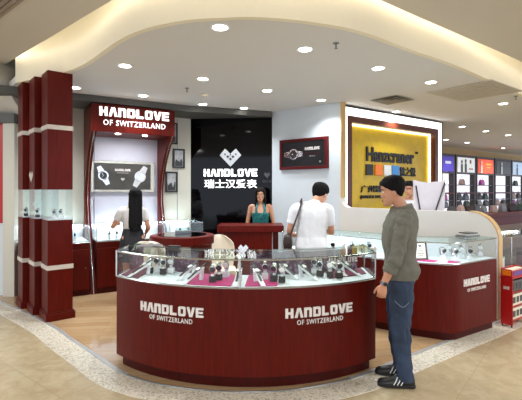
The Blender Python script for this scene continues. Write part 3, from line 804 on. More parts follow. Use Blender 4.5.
for i, (px, py, a) in enumerate(fl):
    p = deckpt(px, py - 3, .829); rz = math.radians(a); 
    put(proto('rp', mk_ramp), p, rz, 'white sloping watch ramp, %s of nine from the left in the front counter' % ORD[i], 'sloping ramps in the front counter', sc=1.25)
    an = math.atan2(.085, .16)
    T = Matrix.Translation(p) @ Matrix.Rotation(rz, 4, 'Z')
    q = T @ V((0, .0375, .0895))
    f = mk_watch_flat(M['dial_w'], M['black']) if 'wf' not in PR else copy_tree(PR['wf'])
    PR['wf'] = PR.get('wf', f)
    f.location = q; f.scale = (1.25,) * 3; f.rotation_euler = (T @ Matrix.Rotation(an, 4, 'X')).to_euler(); f['label'] = 'dark-strapped watch on the %s sloping ramp from the left, front counter' % ORD[i]; f['group'] = 'wristwatches on the sloping ramps'

# right counter: open loops on the bright deck, a plaque, and stands in the left wing
def inside(px, py, z=.829): w = gp(px, py, z); w.z = z; return w
rl = [(333, 249), (345, 251), (352, 250), (362, 252), (369, 250), (374, 254), (443, 256), (449, 252), (455, 257), (461, 254), (470, 256), (480, 252)]
for i, (px, py) in enumerate(rl):
    p = inside(px, py + 3.5); p.z = .82
    put(copy_tree(PR['cw']), p, 0, 'white cuff stand in the right counter, %s of twelve from the left' % ORD[i], 'cuff stands in the right counter', sc=1.2)
    put(copy_tree(PR['wuw'] if i % 2 else PR['wu']), p + V((0, 0, .054)), random.uniform(-.4, .4), 'silver watch loop in the right counter, %s of twelve from the left' % ORD[i], 'wristwatches in the right counter', sc=1.35)
t = thing('award_plaque', 'small cream certificate plaque in dark frame inside the right counter', 'plaque', (1.78, 4.66, .823), math.radians(8))
t.rotation_euler = (math.radians(-12), 0, math.radians(8))
f = MB(); w, h = .165, .205
for a in ((-w / 2, w / 2, 0, .02), (-w / 2, w / 2, h - .02, h), (-w / 2, -w / 2 + .02, .02, h - .02), (w / 2 - .02, w / 2, .02, h - .02)): f.box(a[0], a[1], 0, .014, a[2], a[3])
f.build('frame', mat('dark walnut frame', (58, 40, 30), .4), t)
MB().box(-w / 2 + .02, w / 2 - .02, .004, .012, .02, h - .02).build('certificate', mat('cream parchment', (222, 218, 196), .5), t)
l = MB(); 
for k, ww in enumerate((.06, .08, .07, .08, .05)): l.box(-ww / 2, ww / 2, .002, .004, .05 + .018 * k, .056 + .018 * k)
l.extr([(a * .04, .004, .155 + b * .04) for a, b in logo_poly()], (0, -.002, 0))
l.build('printed_lines', M['poster_olive'], t)
t = thing('catalogue_stack', 'small stack of grey catalogues on the right end of the right counter', 'books', (2.45, 4.98, 1.052 + .005), .5)
for k in range(3): MB().box(-.13 + .03 * k, .13 - .02 * k, -.07, .07, .014 * k, .014 * k + .013).build('catalogue', [M['steel_dk'], M['band'], M['poster_olive']][k], t)

# wall showcases and pillar windows
wc = [(.30, .2), (.42, .22), (.55, .2), (.70, .22), (.82, .2), (-.35, .2), (-.2, .25), (1.5, .25), (1.65, .25)]
for i, (u, n_) in enumerate(wc):
    p = P(u, n_, .822)
    put(copy_tree(PR['cw']), p, A1, 'white cuff stand, %s of nine along the left wall, long showcase first' % ORD[i], 'cuff stands in the wall showcases')
    put(copy_tree(PR['wu']), p + V((0, 0, .045)), A1, 'silver watch, %s of nine along the left wall, long showcase first' % ORD[i], 'wristwatches in the wall showcases')
for i, (x, y, l) in enumerate([(-2.58, 5.075, 'nearest the counter'), (-2.89, 5.355, 'in the middle'), (-3.20, 5.635, 'farthest left')]):
    for j, (a, b) in enumerate([(.10, .10), (.19, .16)] if i == 0 else [(.07, .16)]):
        p = frame(A2, (x, y, .005)) @ V((a, b, 1.236))
        side = ['left one ', 'right one '][j] if i == 0 else ''
        put(copy_tree(PR['cb'] if i else PR['cw']), p, A2 - .6, 'cuff stand, ' + side + 'in the glass window of the pillar ' + l, 'cuff stands in the pillars')
        put(copy_tree(PR['wu']), p + V((0, 0, .045)), A2 - .6, 'silver watch, ' + side + 'in the glass window of the pillar ' + l, 'wristwatches in the pillars')

# ------------------------------------------------------------------ gold light box sign of the shop behind
SA = V((1.34, 7.02, 0)); SB = V((3.835, 8.87, 0)); AS = math.atan2(SB.y - SA.y, SB.x - SA.x); LS = (SB - SA).length
t = thing('light_box_sign', 'large mustard gold shop sign in a glowing white frame behind the low partition', 'sign', SA, AS)
Z0, Z1 = .02, 3.03
def fr4(x0, x1, z0, z1, w, y0, y1, name, m):
    f = MB()
    for a in ((x0, x1, z1 - w, z1), (x0, x0 + w, z0, z1 - w), (x1 - w, x1, z0, z1 - w)): f.box(a[0], a[1], y0, y1, a[2], a[3])
    return f.build(name, m, t)
fr4(0, LS, Z0, Z1, .022, 0, .2, 'outer_frame', M['black'])
fr4(.022, LS - .022, Z0, Z1 - .022, .14, .01, .18, 'glowing_border', M['lightbox'])
fr4(.162, LS - .162, Z0, Z1 - .162, .11, .0, .16, 'inner_frame', M['bronze'])
fr4(.272, LS - .272, Z0, Z1 - .272, .03, .11, .14, 'inner_glow', emis('warm reflected inner glow', (255, 244, 190), 2.2))  # emissive strip standing in for glow reflected inside the frame
MB().box(.02, LS - .02, .15, .2, Z0, Z1 - .03).build('gold_panel', M['gold'], t)
sd = (SB - SA).normalized(); yy = .145
PO = SA + V((-sd.y, sd.x, 0)) * yy
def sx(px): k = (px - CX) / F; return (k * PO.y - PO.x) / (sd.x - k * sd.y)
def zz(px, py): s = sx(px); return CZ - (py - HZ) * (PO.y + sd.y * s) / F
def strip_text(txt, p0, p1, z0, h, bold, name):
    a, b = sx(p0), sx(p1)
    text_mesh(txt, b - a, h, flat((a + b) / 2, z0, yy), .02, bold).build(name, M['black'], t)
strip_text('Hanzcraner', 366, 413.5, 2.12, .27, .03, 'lettering')
strip_text('®', 415, 417.5, 2.33, .05, .0, 'registered_mark')
for i, (a, b, m) in enumerate([(365.5, 372.5, 'black'), (374.5, 382, 'orange'), (383.5, 390.5, 'white'), (391.8, 398.5, 'blue')]):
    MB().box(sx(a), sx(b), yy - .02, yy, 1.87, 2.07).build('colour_square', M[m], t, bevel=.004)
strip_text('慧之悦', 399.5, 415, 1.87, .18, .02, 'chinese_lettering')
strip_text('广州慧之悦有限公司', 360.5, 417, 1.555, .13, .015, 'chinese_caption')
strip_text('(MASTER MALL)', 360, 384, 1.43, .075, .01, 'small_lettering')

# ------------------------------------------------------------------ white folded display board on the partition side
t = thing('display_board', 'pale grey display board with two dark converging struts behind the partition', 'board', (2.42, 6.10, .005), math.radians(-8))
MB().extr([(-.16, 0, .0), (.18, 0, 0), (.25, 0, 1.745), (.17, .0, 1.72), (.0, 0, 1.705), (-.12, 0, 1.72), (-.20, 0, 1.745)], (0, .03, 0)).build('panel', mat('pale lilac grey board', (206, 200, 208), .5, var=.02), t)
for a, b in ((-.165, -.09), (.235, .08)):
    MB().tube([(a, -.012, 1.66 if a < 0 else 1.70), (b, -.012, 1.20), ((a + b) / 2 * .5, -.012, .05)], .010, 6).build('strut', M['poster_dk'], t)

# ------------------------------------------------------------------ poster shelves of the far shop (frame FS)
PIT = 1.37
def bay(i, lab):
    t = thing('shelf_bay', lab, 'shelves', FS @ V((.78 - PIT + PIT * i, 0, 0)), A3, 'lit shelf bays of the far shop')
    W = 1.30; f = MB()
    for x in (0, W - .07): f.box(x, x + .07, 0, .2, 0, 2.76)
    f.box(.07, W - .07, 0, .2, 2.70, 2.76); f.box(.07, W - .07, 0, .2, 2.13, 2.18); f.build('frame', mat('dark brown shelf frame', (44, 26, 24), .4) if i < 0 else SHF, t)
    MB().box(.07, W - .07, .17, .2, 0, 2.13).build('lit_back', SHB, t)
    for z in (1.02, 1.75, 1.25): MB().box(.07, W - .07, .02, .17, z, z + .025).build('shelf', SHF, t)
    MB().box(.07, W - .07, .0, .17, 1.47, 1.52).build('red_shelf', M['darkred'], t)
    return t
SHF = mat('dark brown shelf frame', (44, 26, 24), .4); SHB = mat('white lit shelf back', (214, 216, 226), .5, emit=1.0)
PCOL = [('purple', (58, 36, 150)), ('white', (222, 226, 226)), ('orange', (228, 70, 26)), ('black', (26, 26, 28)), ('pale blue', (176, 200, 226)), ('white', (222, 226, 226))]
def fig(mb, cx, z0, h):  # plain standing silhouette with head
    mb.extr([(cx - h * .14, -.012, z0), (cx + h * .14, -.012, z0), (cx + h * .13, -.012, z0 + h * .55), (cx + h * .05, -.012, z0 + h * .68), (cx - h * .05, -.012, z0 + h * .68), (cx - h * .13, -.012, z0 + h * .55)], (0, -.004, 0))
    mb.extr([(cx + h * .11 * math.cos(a), -.012, z0 + h * .82 + h * .14 * math.sin(a)) for a in [2 * PI * k / 12 for k in range(12)]], (0, -.004, 0))
bags = []
for i in range(6):
    b = bay(i, 'white lit shelf bay under the %s poster, %s from the left' % (PCOL[i][0], ['first', 'second', 'third', 'fourth', 'fifth', 'sixth'][i]))
    o = FS @ V((.78 - PIT + PIT * i + .09, -.01, 2.19))
    t = thing('wall_poster', '%s framed fashion poster, %s from the left above the shelves' % (PCOL[i][0], ['first', 'second', 'third', 'fourth', 'fifth', 'sixth'][i]), 'poster', o, A3, 'posters above the shelf bays')
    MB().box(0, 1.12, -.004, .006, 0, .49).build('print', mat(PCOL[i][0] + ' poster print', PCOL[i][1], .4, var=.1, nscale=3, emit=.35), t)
    a, c = MB(), MB()
    if i == 0: fig(a, .2, 0, .45); c.box(.6, .95, -.01, -.004, .25, .33)
    if i == 1: fig(a, .25, 0, .42); fig(a, .5, 0, .46); c.box(.78, .88, -.01, -.004, .3, .42); c.box(.72, 1.0, -.01, -.004, .1, .14)
    if i == 2: fig(c, .22, 0, .46); a.box(.55, .95, -.01, -.004, .3, .34); a.box(.6, .9, -.01, -.004, .2, .22)
    if i == 3: fig(c, .4, 0, .46)
    if i >= 4: fig(a, .35, 0, .44)
    mc = [M['lilac'], M['red'], M['cream_leather'], M['white'], M['blue'], M['orange']][i]
    if a.v: a.build('printed_figure', [M['blue'], M['black'], M['gold'], M['black'], M['poster_dk'], M['black']][i], t)
    if c.v: c.build('printed_detail', mc, t)
    for k, (x, z) in enumerate([(.35, 1.276), (.8, 1.276), (.55, 1.776), (.35, 1.046), (.85, 1.046)]):
        if i in (3,) and k in (0, 1, 2): continue
        bags.append((i, x, z, k))
bcols = [(40, 60, 44), (150, 60, 130), (120, 118, 120), (60, 58, 62), (90, 96, 110), (170, 140, 130), (48, 30, 28)]
def handbag(m, hm):
    t = thing('handbag', 'x', 'handbag')
    MB().loft([[V((x * w, y * d, z)) for x, y in ((-1, -1), (-.0, -1.1), (1, -1), (1, 1), (0, 1.1), (-1, 1))] for z, w, d in ((0, .13, .05), (.02, .14, .055), (.12, .13, .045), (.19, .11, .02))]).build('bag_body', m, t, bevel=.005)
    MB().tube([(.07 * math.cos(a), 0, .185 + .09 * math.sin(a)) for a in [PI * k / 10 for k in range(11)]], .007, 6).build('handle', hm, t)
    return t
BM = [mat('handbag leather %d' % k, c, .5) for k, c in enumerate(bcols)]
HB_ = [handbag(m, M['black']) for m in BM]; used = set()
def newbag(k):
    if k not in used: used.add(k); return HB_[k]
    return copy_tree(HB_[k])
cn = ['dark green', 'pink violet', 'mid grey', 'charcoal', 'slate blue', 'dusty pink', 'dark brown']
on = ['first', 'second', 'third', 'fourth', 'fifth', 'sixth']
pos = {0: 'left below the red shelf', 1: 'right below the red shelf', 2: 'on the top shelf', 3: 'lowest on the left', 4: 'lowest on the right'}
for j, (i, x, z, k) in enumerate(bags):
    c = (i * 3 + k) % 7
    put(newbag(c), FS @ V((.78 - PIT + PIT * i + x, .09, z)), A3, '%s handbag in the %s shelf bay from left, %s' % (cn[c], on[i], pos[k]), 'handbags on the lit shelves')
# long red display counter with bags
o = V((3.42, 7.35, .0)); FC = frame(A3, o)
t = thing('bag_counter', 'long dark red display counter with handbags behind the low white wall', 'counter', o, A3)
MB().box(0, 3.6, 0, .5, 0, 1.06).build('body', M['darkred'], t)
MB().box(-.02, 3.62, -.02, .52, 1.06, 1.13).build('top', M['darkred'], t, bevel=.005)
MB().box(.05, 3.55, -.012, -.002, .3, .9).build('front_panel', M['brown'], t)
for j, (s, c, sc) in enumerate([(.3, 3, 1.2), (.62, 5, 1.35), (.92, 6, 1.2), (1.2, 3, 1.35), (1.52, 2, 1.1), (1.95, 5, 1.1), (2.35, 2, 1.3), (2.8, 6, 1.3), (3.2, 0, 1.1)]):
    b = put(newbag(c), FC @ V((s, .25, 1.131)), A3 + random.uniform(-.3, .3), '%s handbag standing on the long red counter, %s from the left' % (cn[c], (on + ['seventh', 'eighth', 'ninth'])[j]), 'handbags on the red counter')
    b.scale = (sc * .62, sc * .7, sc * .72)

# neighbour's glass case at right and the red rack in front
A4 = math.radians(33); o = V((3.09, 5.42, .0))
t = thing('glass_case', 'tall glass showcase with brown inside beyond the end of the white wall', 'showcase', o, A4)
W, D = 1.4, .5
MB().box(0, W, 0, D, 0, .45).build('base_cabinet', M['darkred'], t)
MB().box(0, W, D - .02, D, .45, .97).build('back_panel', M['brown'], t)
g = MB(); g.box(0, W, 0, .006, .451, .975); g.box(0, .006, .007, D - .021, .451, .975); g.build('pane', M['glass'], t)
MB().box(-.005, W, -.005, D, .976, .988).build('top_pane', M['glass_g'], t)
MB().box(.02, W - .02, .05, D - .03, .70, .71).build('glass_shelf', M['glass_g'], t)
fr = MB(); fr.tube([(0, 0, .45), (0, 0, .98)], .008, 6); fr.tube([(0, 0, .976), (W, 0, .976)], .007, 6); fr.tube([(.28, 0, .45), (.28, 0, .98)], .006, 6)
fr.build('metal_frame', M['chrome'], t); MB().box(.05, W - .05, D - .07, D - .03, .95, .972).build('light_strip', M['led'], t)
F4 = frame(A4, o)
t = thing('gift_box', 'white carton inside the tall glass showcase at right', 'box', F4 @ V((.12, .16, .451)), A4)
MB().box(0, .3, 0, .2, 0, .2).build('carton', M['white'], t, bevel=.004); MB().box(-.004, .304, -.004, .204, .20, .235).build('lid', M['white'], t, bevel=.003)
t = thing('gift_box', 'grey flat case on the glass shelf of the tall showcase at right', 'box', F4 @ V((.05, .16, .711)), A4)
MB().box(0, .22, 0, .18, 0, .05).build('carton', M['poster_olive'], t, bevel=.004); MB().box(-.003, .223, -.003, .183, .05, .07).build('lid', M['band'], t, bevel=.003)

A5 = math.radians(36); o = V((2.905, 4.85, .0))
t = thing('red_rack', 'small bright red metal magazine rack beside the end of the right counter', 'rack', o, A5)
W, D, H = .42, .13, .57
MB().box(0, .012, 0, D, .03, H).build('side_panel', M['red'], t)
MB().box(W - .012, W, 0, D, .03, H).build('side_panel', M['red'], t)
MB().box(.012, W - .012, D - .01, D, .03, H).build('rear_panel', M['red'], t)
MB().box(-.006, W + .006, -.006, D + .004, H, H + .014).build('top_panel', M['red'], t)
for z in (.08, .24, .40): MB().box(.012, W - .012, .0, D - .01, z, z + .01).build('shelf', M['red'], t)
for z, m in ((.09, 'cream_leather'), (.25, 'cream_leather'), (.41, 'poster_olive')):
    pr = MB().box(.02, W - .02, .012, .06, z + .002, z + .13).build('leaflet_pile', M[m], t)
    l = MB(); 
    for k in range(4): l.box(.04 + .09 * k, .10 + .09 * k, .008, .012, z + .03, z + .10)
    l.build('printed_blocks', M['poster_dk'], pr)
for x in (.01, W - .02): 
    for y in (.01, D - .02): MB().box(x, x + .012, y, y + .012, 0, .03).build('foot', M['black'], t)
MB().box(-.003, 0, .035, .10, .44, .475).build('side_label', M['band'], t)
FR = frame(A5, o)
t = thing('leaflet_tray', 'red open tray with orange and violet front on top of the red rack', 'tray', FR @ V((.0, .005, H + .0145)), A5)
b = MB(); b.box(0, .38, 0, .12, 0, .012); b.box(0, .38, 0, .008, .012, .075); b.box(0, .38, .112, .12, .012, .10); b.box(0, .008, .008, .112, .012, .09); b.box(.372, .38, .008, .112, .012, .09)
b.build('tray_body', M['red'], t)
MB().box(-.004, -.001, .012, .108, .018, .08).build('orange_print', M['orange'], t); MB().box(.03, .35, -.003, -.0005, .015, .065).build('violet_print', mat('violet print', (90, 50, 130), .4), t)
MB().box(.03, .34, .02, .10, .013, .085).build('leaflets', M['cream_leather'], t)

# ------------------------------------------------------------------ ceiling fittings
dl = [(220, 27, 'nearest one, just inside the curved fascia'), (305, 49, 'in front of the centre, beside a sprinkler'), (125, 65.5, 'above the gap between pillars and counter'), (203, 78.6, 'left of centre, before the smoke detector'), (378, 68, 'above the standing man'), (431, 82, 'beside the large ceiling grille'), (143, 95.5, 'over the portal header'), (203, 104, 'before the black wall, left'), (267, 90.5, 'before the black wall, centre'), (321, 100, 'before the right wall'), (75, 87.5, 'beside the red pillar'), (503, 103.5, 'at right below the large grille'), (244, 108, 'close to the black wall, centre'), (462, 126.5, 'far shop, nearest row left'), (486, 131, 'far shop, nearest row middle'), (508, 135, 'far shop, nearest row right'), (396, 111.5, 'before the top of the gold sign'), (446, 139.5, 'far shop, beside the gold sign'), (467, 142.5, 'far shop, above the white poster'), (503, 148, 'far shop, above the black poster')]
def downlight():
    t = thing('downlight', 'x', 'ceiling light')
    MB().lathe([(.062, .0), (.085, -.006), (.088, 0.0), (.088, .004), (.06, .004)], (0, 0, 0), 28, cap=False).build('trim_ring', M['white'], t)
    MB().lathe([(.0635, -.004), (.03, -.0055), (.001, -.006)], (0, 0, 0), 24).build('lens', M['lens'], t)
    return t
for i, (px, py, l) in enumerate(dl):
    p = gp(px, py, CEIL); p.z = CEIL - .0045
    o = proto('dl', downlight); put(o, p, 0, 'round recessed ceiling downlight, ' + l, 'recessed ceiling downlights')
    ld = bpy.data.lights.new('downlight_lamp', 'SPOT'); ld.energy = DLW if py < 120 else DLW * 1.3; ld.shadow_soft_size = .06; ld.spot_size = math.radians(125); ld.spot_blend = .8
    ld.color = (.93, .97, 1.0)
    lo = bpy.data.objects.new('downlight_lamp', ld); COL.objects.link(lo); lo.location = p - V((0, 0, .03))
def sprinkler(px, py, lab):
    p = gp(px, py, CEIL); t = thing('sprinkler', lab, 'sprinkler', (p.x, p.y, CEIL - .0545))
    MB().lathe([(.035, .05), (.03, .055)], (0, 0, 0), 16).build('rose', M['steel_dk'], t)
    MB().tube([(0, 0, .0), (0, 0, .052)], .007, 8).build('stem', M['steel_dk'], t)
    MB().lathe([(.018, -.002), (.018, 0)], (0, 0, 0), 12).build('deflector', M['steel_dk'], t)
sprinkler(336, 43, 'small ceiling sprinkler right of the nearest centre downlight')
sprinkler(187, 88, 'small ceiling sprinkler left of the smoke detector')
sprinkler(516, 96, 'small ceiling sprinkler at the right edge, below the large grille')
p = gp(205, 94.5, CEIL); t = thing('smoke_detector', 'round cream smoke detector on the ceiling before the black wall', 'detector', (p.x, p.y, CEIL))
MB().lathe([(.055, 0), (.055, -.015), (.04, -.028)], (0, 0, 0), 24).build('housing', M['fascia'], t); MB().lathe([(.03, -.029), (.025, -.045)], (0, 0, 0), 20).build('sensor', M['band'], t)
def vent(c, rz, W, D, n, lab, m, along=True, z=CEIL, mf=None):
    t = thing('ceiling_vent', lab, 'vent', (c[0], c[1], z - .012), rz)
    f = MB()
    for a in ((-W / 2, W / 2, -D / 2, -D / 2 + .03), (-W / 2, W / 2, D / 2 - .03, D / 2), (-W / 2, -W / 2 + .03, -D / 2 + .03, D / 2 - .03), (W / 2 - .03, W / 2, -D / 2 + .03, D / 2 - .03)): f.box(*a, 0, .011)
    f.build('frame', mf or m, t)
    MB().box(-W / 2 + .03, W / 2 - .03, -D / 2 + .03, D / 2 - .03, .008, .011).build('backing', M['poster_olive'] if mf is None else M['poster_dk'], t)
    for k in range(n):
        y = -D / 2 + .03 + (D - .06) * (k + .5) / n; w = (D - .06) / n * .36
        MB().box(-W / 2 + .03, W / 2 - .03, y - w, y + w, 0, .008).build('slat', m, t)
vent((3.14, 6.17), math.radians(38), 1.02, .92, 16, 'large square louvred grille in the ceiling at right', mat('beige grille metal', (196, 188, 170), .5))
vent((-2.47, 3.83), math.radians(139), .95, .42, 7, 'small slotted grille in the mall ceiling at upper left', mat('grey beige grille', (150, 138, 122), .5), z=3.35)
# four way diffuser
t = thing('ceiling_diffuser', 'dark square four way air diffuser in the ceiling before the gold sign', 'vent', (2.1, 6.73, CEIL - .002), math.radians(40))
for k, (a, b) in enumerate([(.25, .20), (.17, .12), (.09, .04)]):
    f = MB()
    ra = [V((-a, -a, -.012)), V((a, -a, -.012)), V((a, a, -.012)), V((-a, a, -.012))]; rb = [V((-b, -b, 0)), V((b, -b, 0)), V((b, b, 0)), V((-b, b, 0))]
    rc = [p + V((0, 0, .002)) for p in ra]; rd = [p + V((0, 0, -.004)) for p in rb]
    f.loft([ra, rc, rb, rd], False, True); f.build('vane_ring', mat('grey vane metal', (128, 126, 120), .5), t)
MB().box(-.22, .22, -.22, .22, -.001, .001).build('backing', M['black'], t)
# ------------------------------------------------------------------ people (local frame: +x forward, +y the person's left)
def skin_mat(name, c):
    m = mat(name, c, .5, var=.05, nscale=8); b = m.node_tree.nodes['Principled BSDF']
    b.inputs['Subsurface Weight'].default_value = .08; b.inputs['Subsurface Radius'].default_value = (.02, .008, .005); return m
SK1 = skin_mat('warm skin', (196, 142, 112)); SK2 = skin_mat('tan skin', (190, 138, 108))
HAIR = mat('black hair', (10, 8, 8), .7, spec=.15, var=.4, nscale=60, scale=(1, 1, .1))
HAIRB = mat('dark brown hair', (22, 14, 11), .7, spec=.15, var=.4, nscale=60, scale=(1, 1, .1))
LIP = mat('lip tone', (150, 78, 70), .45); EYE = mat('eye white', (225, 222, 215), .3)

def solidify(mb, name, m, parent, voxel, smooth=4, wr=0.0, wf=9.0, seed=0, vsc=(1, 1, 1)):
    "fuse overlapping lofts into one continuous surface"
    o = mb.build('tmp', m)
    md = o.modifiers.new('r', 'REMESH'); md.mode = 'VOXEL'; md.voxel_size = voxel
    if smooth:
        sm = o.modifiers.new('s', 'SMOOTH'); sm.iterations = smooth; sm.factor = .5
    bpy.context.view_layer.update()
    me = bpy.data.meshes.new_from_object(o.evaluated_get(bpy.context.evaluated_depsgraph_get()))
    old = o.data; bpy.data.objects.remove(o); bpy.data.meshes.remove(old)
    me.name = name
    if wr:
        nv = [v.normal.copy() for v in me.vertices]
        for v, nn in zip(me.vertices, nv):
            p = Vector((v.co.x * vsc[0] + seed, v.co.y * vsc[1], v.co.z * vsc[2])) * wf
            k = noise.noise(p) + .5 * noise.noise(p * 2.1)
            v.co += nn * (abs(k) * 1.6 - .45) * wr
    me.materials.clear(); me.materials.append(m)
    for p in me.polygons: p.use_smooth = True
    ob = bpy.data.objects.new(name, me); COL.objects.link(ob); ob.parent = parent
    return ob

def ring2(c, hx, hy, n=20, e=2.4, tilt=0.0):
    c = V(c); out = []
    for k in range(n):
        a = 2 * PI * k / n; ca, sa = math.cos(a), math.sin(a)
        x = hx * math.copysign(abs(ca) ** (2 / e), ca); y = hy * math.copysign(abs(sa) ** (2 / e), sa)
        out.append(c + V((x, y, -tilt * x)))
    return out
HS = [(-.004, .076, .045, .016), (.012, .088, .01, .034), (.04, .090, -.03, .050), (.07, .087, -.058, .060), (.10, .086, -.080, .067), (.125, .082, -.090, .071), (.15, .088, -.098, .075), (.18, .083, -.098, .075), (.205, .064, -.085, .066), (.225, .034, -.055, .046), (.235, .0, -.02, .014)]
def head_mb(mb, T, grow=0.0, feat=True):
    rings = []
    zs = HS
    for z, f, b, w in zs:
        c = (f + b) / 2; hx = (f - b) / 2 + grow; hy = w + grow
        zz_ = z + grow * ((z - .1) / .13)
        rings.append([T @ p for p in ring2((c, 0, zz_), hx, hy, 24, 2.15)])
    # denser: interpolate rings
    R = []
    m = len(rings)
    for i in range(m - 1):
        for k in range(3):
            t = k / 3; p0, p1, p2, p3 = rings[max(i - 1, 0)], rings[i], rings[i + 1], rings[min(i + 2, m - 1)]
            R.append([.5 * ((2 * b_) + (c_ - a_) * t + (2 * a_ - 5 * b_ + 4 * c_ - d_) * t * t + (3 * b_ - a_ - 3 * c_ + d_) * t ** 3) for a_, b_, c_, d_ in zip(p0, p1, p2, p3)])
    R.append(rings[-1]); mb.loft(R)
    if feat:
        ns = [(.128, .080, .006), (.105, .093, .008), (.088, .106, .011), (.080, .104, .014), (.072, .088, .010)]
        mb.loft([[T @ V((x0 + (0 if s < 2 else 0), y, z)) for x0, y, s in ((x - .02, -w * 1.5, 0), (x, -w * .5, 1), (x, w * .5, 1), (x - .02, w * 1.5, 0), (x - .05, 0, 0))] for z, x, w in ns])
        for sy in (-1, 1):
            mb.ell((-.004, sy * .076, .105), .017, .009, .032, 12, T)
            mb.ell((.070, sy * .036, .088), .016, .018, .016, 10, T)   # cheek
        mb.ell((.084, 0, .047), .012, .022, .010, 10, T); mb.ell((.080, 0, .012), .014, .018, .014, 10, T)
        mb.ell((.078, 0, .140), .014, .055, .010, 12, T)

def hand_mb(mb, wrist, d, palm, thumb, s=1.0, curl=.5):
    "d: direction of the fingers, palm: where the palm faces, thumb: side of the thumb"
    d = V(d).normalized(); palm = V(palm); palm = (palm - d * palm.dot(d)).normalized(); th = V(thumb); th = (th - d * th.dot(d) - palm * th.dot(palm)).normalized()
    wrist = V(wrist)
    rings = []
    for l, w, h in ((-.01, .024, .019), (.02, .032, .018), (.05, .040, .016), (.08, .041, .013), (.092, .036, .010)):
        c = wrist + d * l * s
        rings.append([c + th * w * s * math.cos(a) + palm * h * s * math.sin(a) for a in [2 * PI * k / 12 for k in range(12)]])
    mb.loft(rings)
    for i, (off, L) in enumerate([(.031, .072), (.0105, .082), (-.0105, .076), (-.031, .060)]):
        p = wrist + d * .080 * s + th * off * s; path = [p]; a = .15
        for k in range(3):
            a += curl * (1.0 if k else .7); seg = L * s * (.45, .32, .25)[k]
            p = p + (d * math.cos(a) + palm * math.sin(a)) * seg; path.append(p)
        mb.tube(catmull(path, 3), .0088 * s, 8)
        mb.ell(path[-1], .0085 * s, .0085 * s, .0085 * s, 8)
    p = wrist + d * .025 * s + th * .026 * s; path = [p]
    for k, (aa, L) in enumerate(((.75, .038), (.45, .032), (.2, .026))):
        p = p + (d * math.cos(aa) + th * math.sin(aa) * .8 + palm * .45).normalized() * L * s; path.append(p)
    mb.tube(catmull(path, 3), [.013 * s] * 4 + [.011 * s] * 3 + [.010 * s] * 3, 8)

def lerp_path(path, t):
    L = [0]
    for a, b in zip(path, path[1:]): L.append(L[-1] + (V(b) - V(a)).length)
    T = L[-1] * t; out = [V(path[0])]
    for i in range(1, len(path)):
        if L[i] < T - 1e-6: out.append(V(path[i]))
        else:
            k = (T - L[i - 1]) / (L[i] - L[i - 1]); out.append(V(path[i - 1]).lerp(V(path[i]), k)); break
    return out

def limb(mb, path, radii, n=14, sub=5):
    P_ = catmull(path, sub); m = len(path); R = []
    for i in range(len(P_)):
        x = i / sub; k = min(int(x), m - 2); R.append(radii[k] + (radii[k + 1] - radii[k]) * (x - k))
    mb.tube(P_, R, n)

